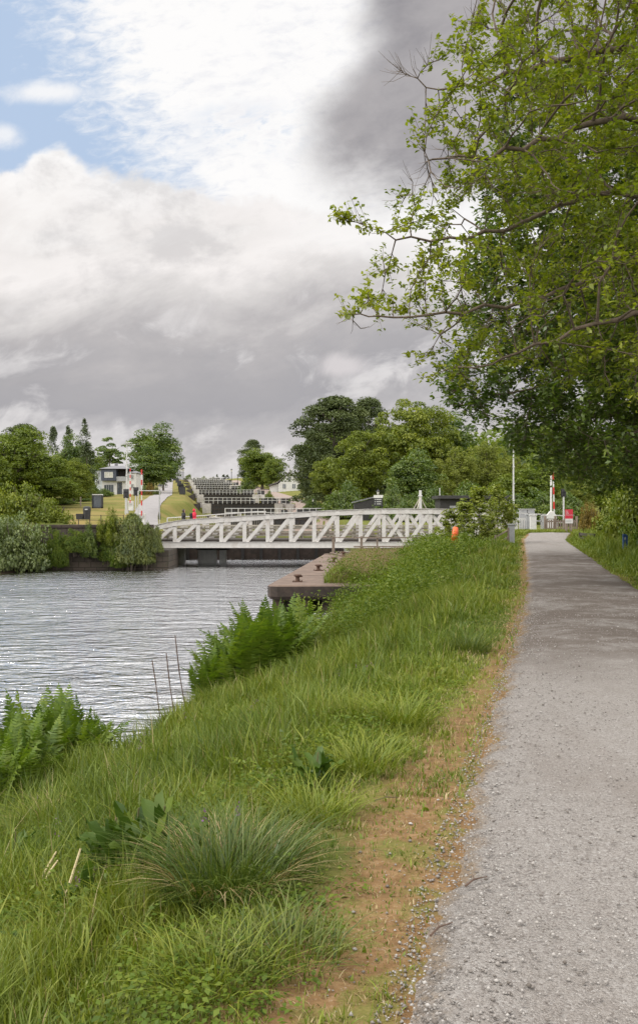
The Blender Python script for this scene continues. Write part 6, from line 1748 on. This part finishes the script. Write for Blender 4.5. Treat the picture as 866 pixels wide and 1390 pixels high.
def dock(x, Y, h, n, label, seed):
    global R
    R = np.random.default_rng(seed); z0 = gz(x, Y); r = thing('dock_plant', label, 'wild plant', (x, Y, z0))
    Vs, Fs, T, base = [], [], [], 0
    for i in range(n):
        az = R.uniform(0, 6.283); L = h * R.uniform(.55, 1.0); lean = R.uniform(.25, 1.0); w = L * R.uniform(.085, .13)
        s = np.linspace(0, 1, 7); x_ = np.cumsum(np.sin(lean * (.4 + s))) * L / 7; z_ = np.cumsum(np.cos(lean * (.4 + s * 1.3))) * L / 7
        d = np.array([np.cos(az), np.sin(az), 0]); sd = np.array([-np.sin(az), np.cos(az), 0]); o = np.array([*R.normal(0, .05, 2), R.uniform(0, h * .4)])
        C_ = o + x_[:, None] * d + z_[:, None] * [0, 0, 1]; ww = w * np.sin(np.clip(s * .95 + .05, 0, 1) * np.pi) ** .7 + .004; rf = .02 * np.sin(s * 20 + az)
        v = np.stack([C_ - sd * ww[:, None] + np.array([0, 0, 1]) * (ww * .35 + rf)[:, None], C_, C_ + sd * ww[:, None] + np.array([0, 0, 1]) * (ww * .35 - rf)[:, None]], 1).reshape(-1, 3)
        q = [(base + k * 3 + e, base + k * 3 + e + 1, base + k * 3 + e + 4, base + k * 3 + e + 3) for k in range(6) for e in (0, 1)]
        Vs.append(v); Fs += q; T.append(np.full(21, np.clip(R.normal(.5, .2), 0, 1))); base += 21
    link('leaves', np_mesh('leaves', np.concatenate(Vs), [np.array(Fs)], M['dock'], dict(tint=np.concatenate(T)), smooth=True), r)
    m = MB(); m.tube((0, 0, -.05), (.03, .02, h * 1.05), .008, .005, 5); m.build('stem', M['weed_stalk'], r)
for q, (p_, Y, h, n, l) in enumerate([(180, 1215, .42, 30, 'broad-leaved dock beside the big dark tussock'), (150, 1205, .36, 22, 'smaller dock left of the big dark tussock'), (215, 1210, .40, 24, 'dock partly behind the big dark tussock'), (15, 1200, .34, 16, 'dock at the bottom left edge of the picture'), (120, 1255, .26, 12, 'low dock below the straw-coloured stalks'),
                                    (425, 1080, .24, 14, 'dock in the bright grass right of the big tussock'), (500, 940, .24, 14, 'dock plant in the middle of the bank slope'), (350, 1000, .26, 14, 'dock in the grass below the fern clump')]):
    dock(*foot(p_, Y), h, n, l, 730 + q)

def stems(name, label, x, Y, pts, mat, r0, cat):
    z0 = gz(x, Y); r = thing(name, label, cat, (x, Y, z0)); m = MB(); sp = MB()
    for a in pts:
        for p, q in zip(a[:-1], a[1:]): m.tube(p, q, r0, r0 * .7, 5)
        e = Vector(a[-1]); f = Vector(a[-2])
        for k in range(7):
            c = f.lerp(e, .15 + .13 * k); sp.tube(c, c + Vector((random.uniform(-.025, .025), random.uniform(-.02, .02), .03)), .006, .002, 4)
    m.build('stem', mat, r)
    if name == 'dead_stalk': sp.build('seed_head', mat, r)
Y_ = 15.0
for q, (xa, ya, xb, yb_, l) in enumerate([(222, 960, 207, 896, 'left one of the three dead dock stalks at the waterline'), (240, 965, 226, 886, 'middle one of the three dead dock stalks at the waterline'), (255, 965, 238, 862, 'tallest and right one of the three dead dock stalks')]):
    Y_ = foot(xa, ya + 6)[1]; a, b = at(xa, ya, Y_), at(xb, yb_, Y_); z0 = gz(a.x, Y_); m_ = a.lerp(b, .5) + Vector((-.03, 0, -.02)); o = Vector((a.x, Y_, z0)); a.z = z0
    stems('dead_stalk', l, a.x, Y_, [[a - o, m_ - o, b - o]], M['dead_stem'], .012, 'dead stalk')
for q, (pts, l) in enumerate([([(42, 1214), (62, 1182), (77, 1156)], 'bleached straw stalk furthest left in the foreground'), ([(47, 1220), (66, 1186), (79, 1168)], 'bleached straw stalk bent beside the leftmost one'), ([(74, 1234), (95, 1200), (110, 1152)], 'bleached straw stalk at the right of the three')]):
    Y0 = foot(*pts[0])[1] - .55; P = [at(a, b, Y0 + .1 * i) for i, (a, b) in enumerate(pts)]; x, y = P[0].x, P[0].y; z0 = gz(x, y); o = Vector((x, y, z0)); P[0].z = min(P[0].z, z0 + .05)
    stems('straw_stalk', l, x, y, [[p - o for p in P]], M['straw'], .0075, 'dead stalk')
def herbs():
    """clover, plantain and other low leaves in drifts between the grass"""
    global R
    R = np.random.default_rng(765)
    n = 9000; Y = 2.2 + 17 * R.random(n) ** 1.1; S = np.maximum(shore_x(Y) + .2, -.36 * Y - .5); L = path_left(Y); X = S + (L - .35 - S) * R.random(n)
    k = (patch(X, Y, 1.1, 4) + R.normal(0, .35, n) > .45); X, Y = X[k], Y[k]; L = path_left(Y)
    hh = (.03 + .15 * sst(L - X, .4, 1.5)) * R.uniform(.4, 1.3, len(X))
    c = np.repeat(np.arange(len(X)), 7); m = len(c)
    P = np.stack([X[c], Y[c], ground(X, Y)[c] + hh[c]], 1) + R.normal(0, 1, (m, 3)) * [.030, .030, .018]
    V, Fq = leaf_quads(P, rnd_unit(m) * .45 + np.array([0, 0, 1]), (.022 + .0009 * Y[c]) * R.uniform(.6, 1.5, m), .62)
    tag(link('ground_herbs', np_mesh('ground_herbs', V, [Fq], M['weed'], dict(tint=np.repeat(np.clip(R.normal(.4, .2, len(X))[c] + R.normal(0, .1, m), 0, 1), 4)))), 'small low green leaves growing in drifts between the grass', 'ground cover', kind='stuff')
herbs()
def vetch():
    global R
    R = np.random.default_rng(760)
    n = 60; Y = 4.5 + 9 * R.random(n) ** 1.2; S = np.maximum(shore_x(Y) + .4, -.35 * Y); X = S + (path_left(Y) - 1.0 - S) * R.random(n); k = patch(X, Y, .7, 9) > -.2; X, Y = X[k], Y[k]
    Z = ground(X, Y) + R.uniform(.16, .34, len(X)); c = np.repeat(np.arange(len(X)), 12); m = len(c)
    P = np.stack([X[c], Y[c], Z[c]], 1) + R.normal(0, 1, (m, 3)) * [.010, .010, .028]
    V, Fq = leaf_quads(P, rnd_unit(m), R.uniform(.010, .020, m), .8)
    mt = leaf_mat('vetch_petals', (.13, .06, .16), (.20, .10, .22), (.26, .15, .27), .3, .02)
    tag(link('vetch_flowers', np_mesh('vetch_flowers', V, [Fq], mt, dict(tint=np.repeat(R.random(m), 4)))), 'small dull purple vetch flowers scattered through the grass', 'flowers', kind='stuff')
vetch()
def litter():
    global R
    R = np.random.default_rng(770)
    for q, (p_, y_, l) in enumerate([(598, 1271, 'short dark twig lying at the edge of the gravel near the bottom'), (524, 1091, 'dark twig lying on the bare earth strip'), (645, 1205, 'little dark twig lying on the pale gravel')]):
        Y = 1.6 * F / (y_ - 695); x = px_x(p_, Y); r = thing('twig', l, 'twig', (x, Y, max(gz(x, Y), .015) + .012), R.uniform(-.3, .9))
        m = MB(); m.tube((-.07, 0, 0), (.0, .008, .006), .005, .004, 5); m.tube((0, .008, .006), (.075, -.005, .002), .004, .002, 5); m.tube((.0, .008, .006), (.03, .035, .012), .003, .0015, 4); m.build('stem', M['dead_stem'], r)
litter()
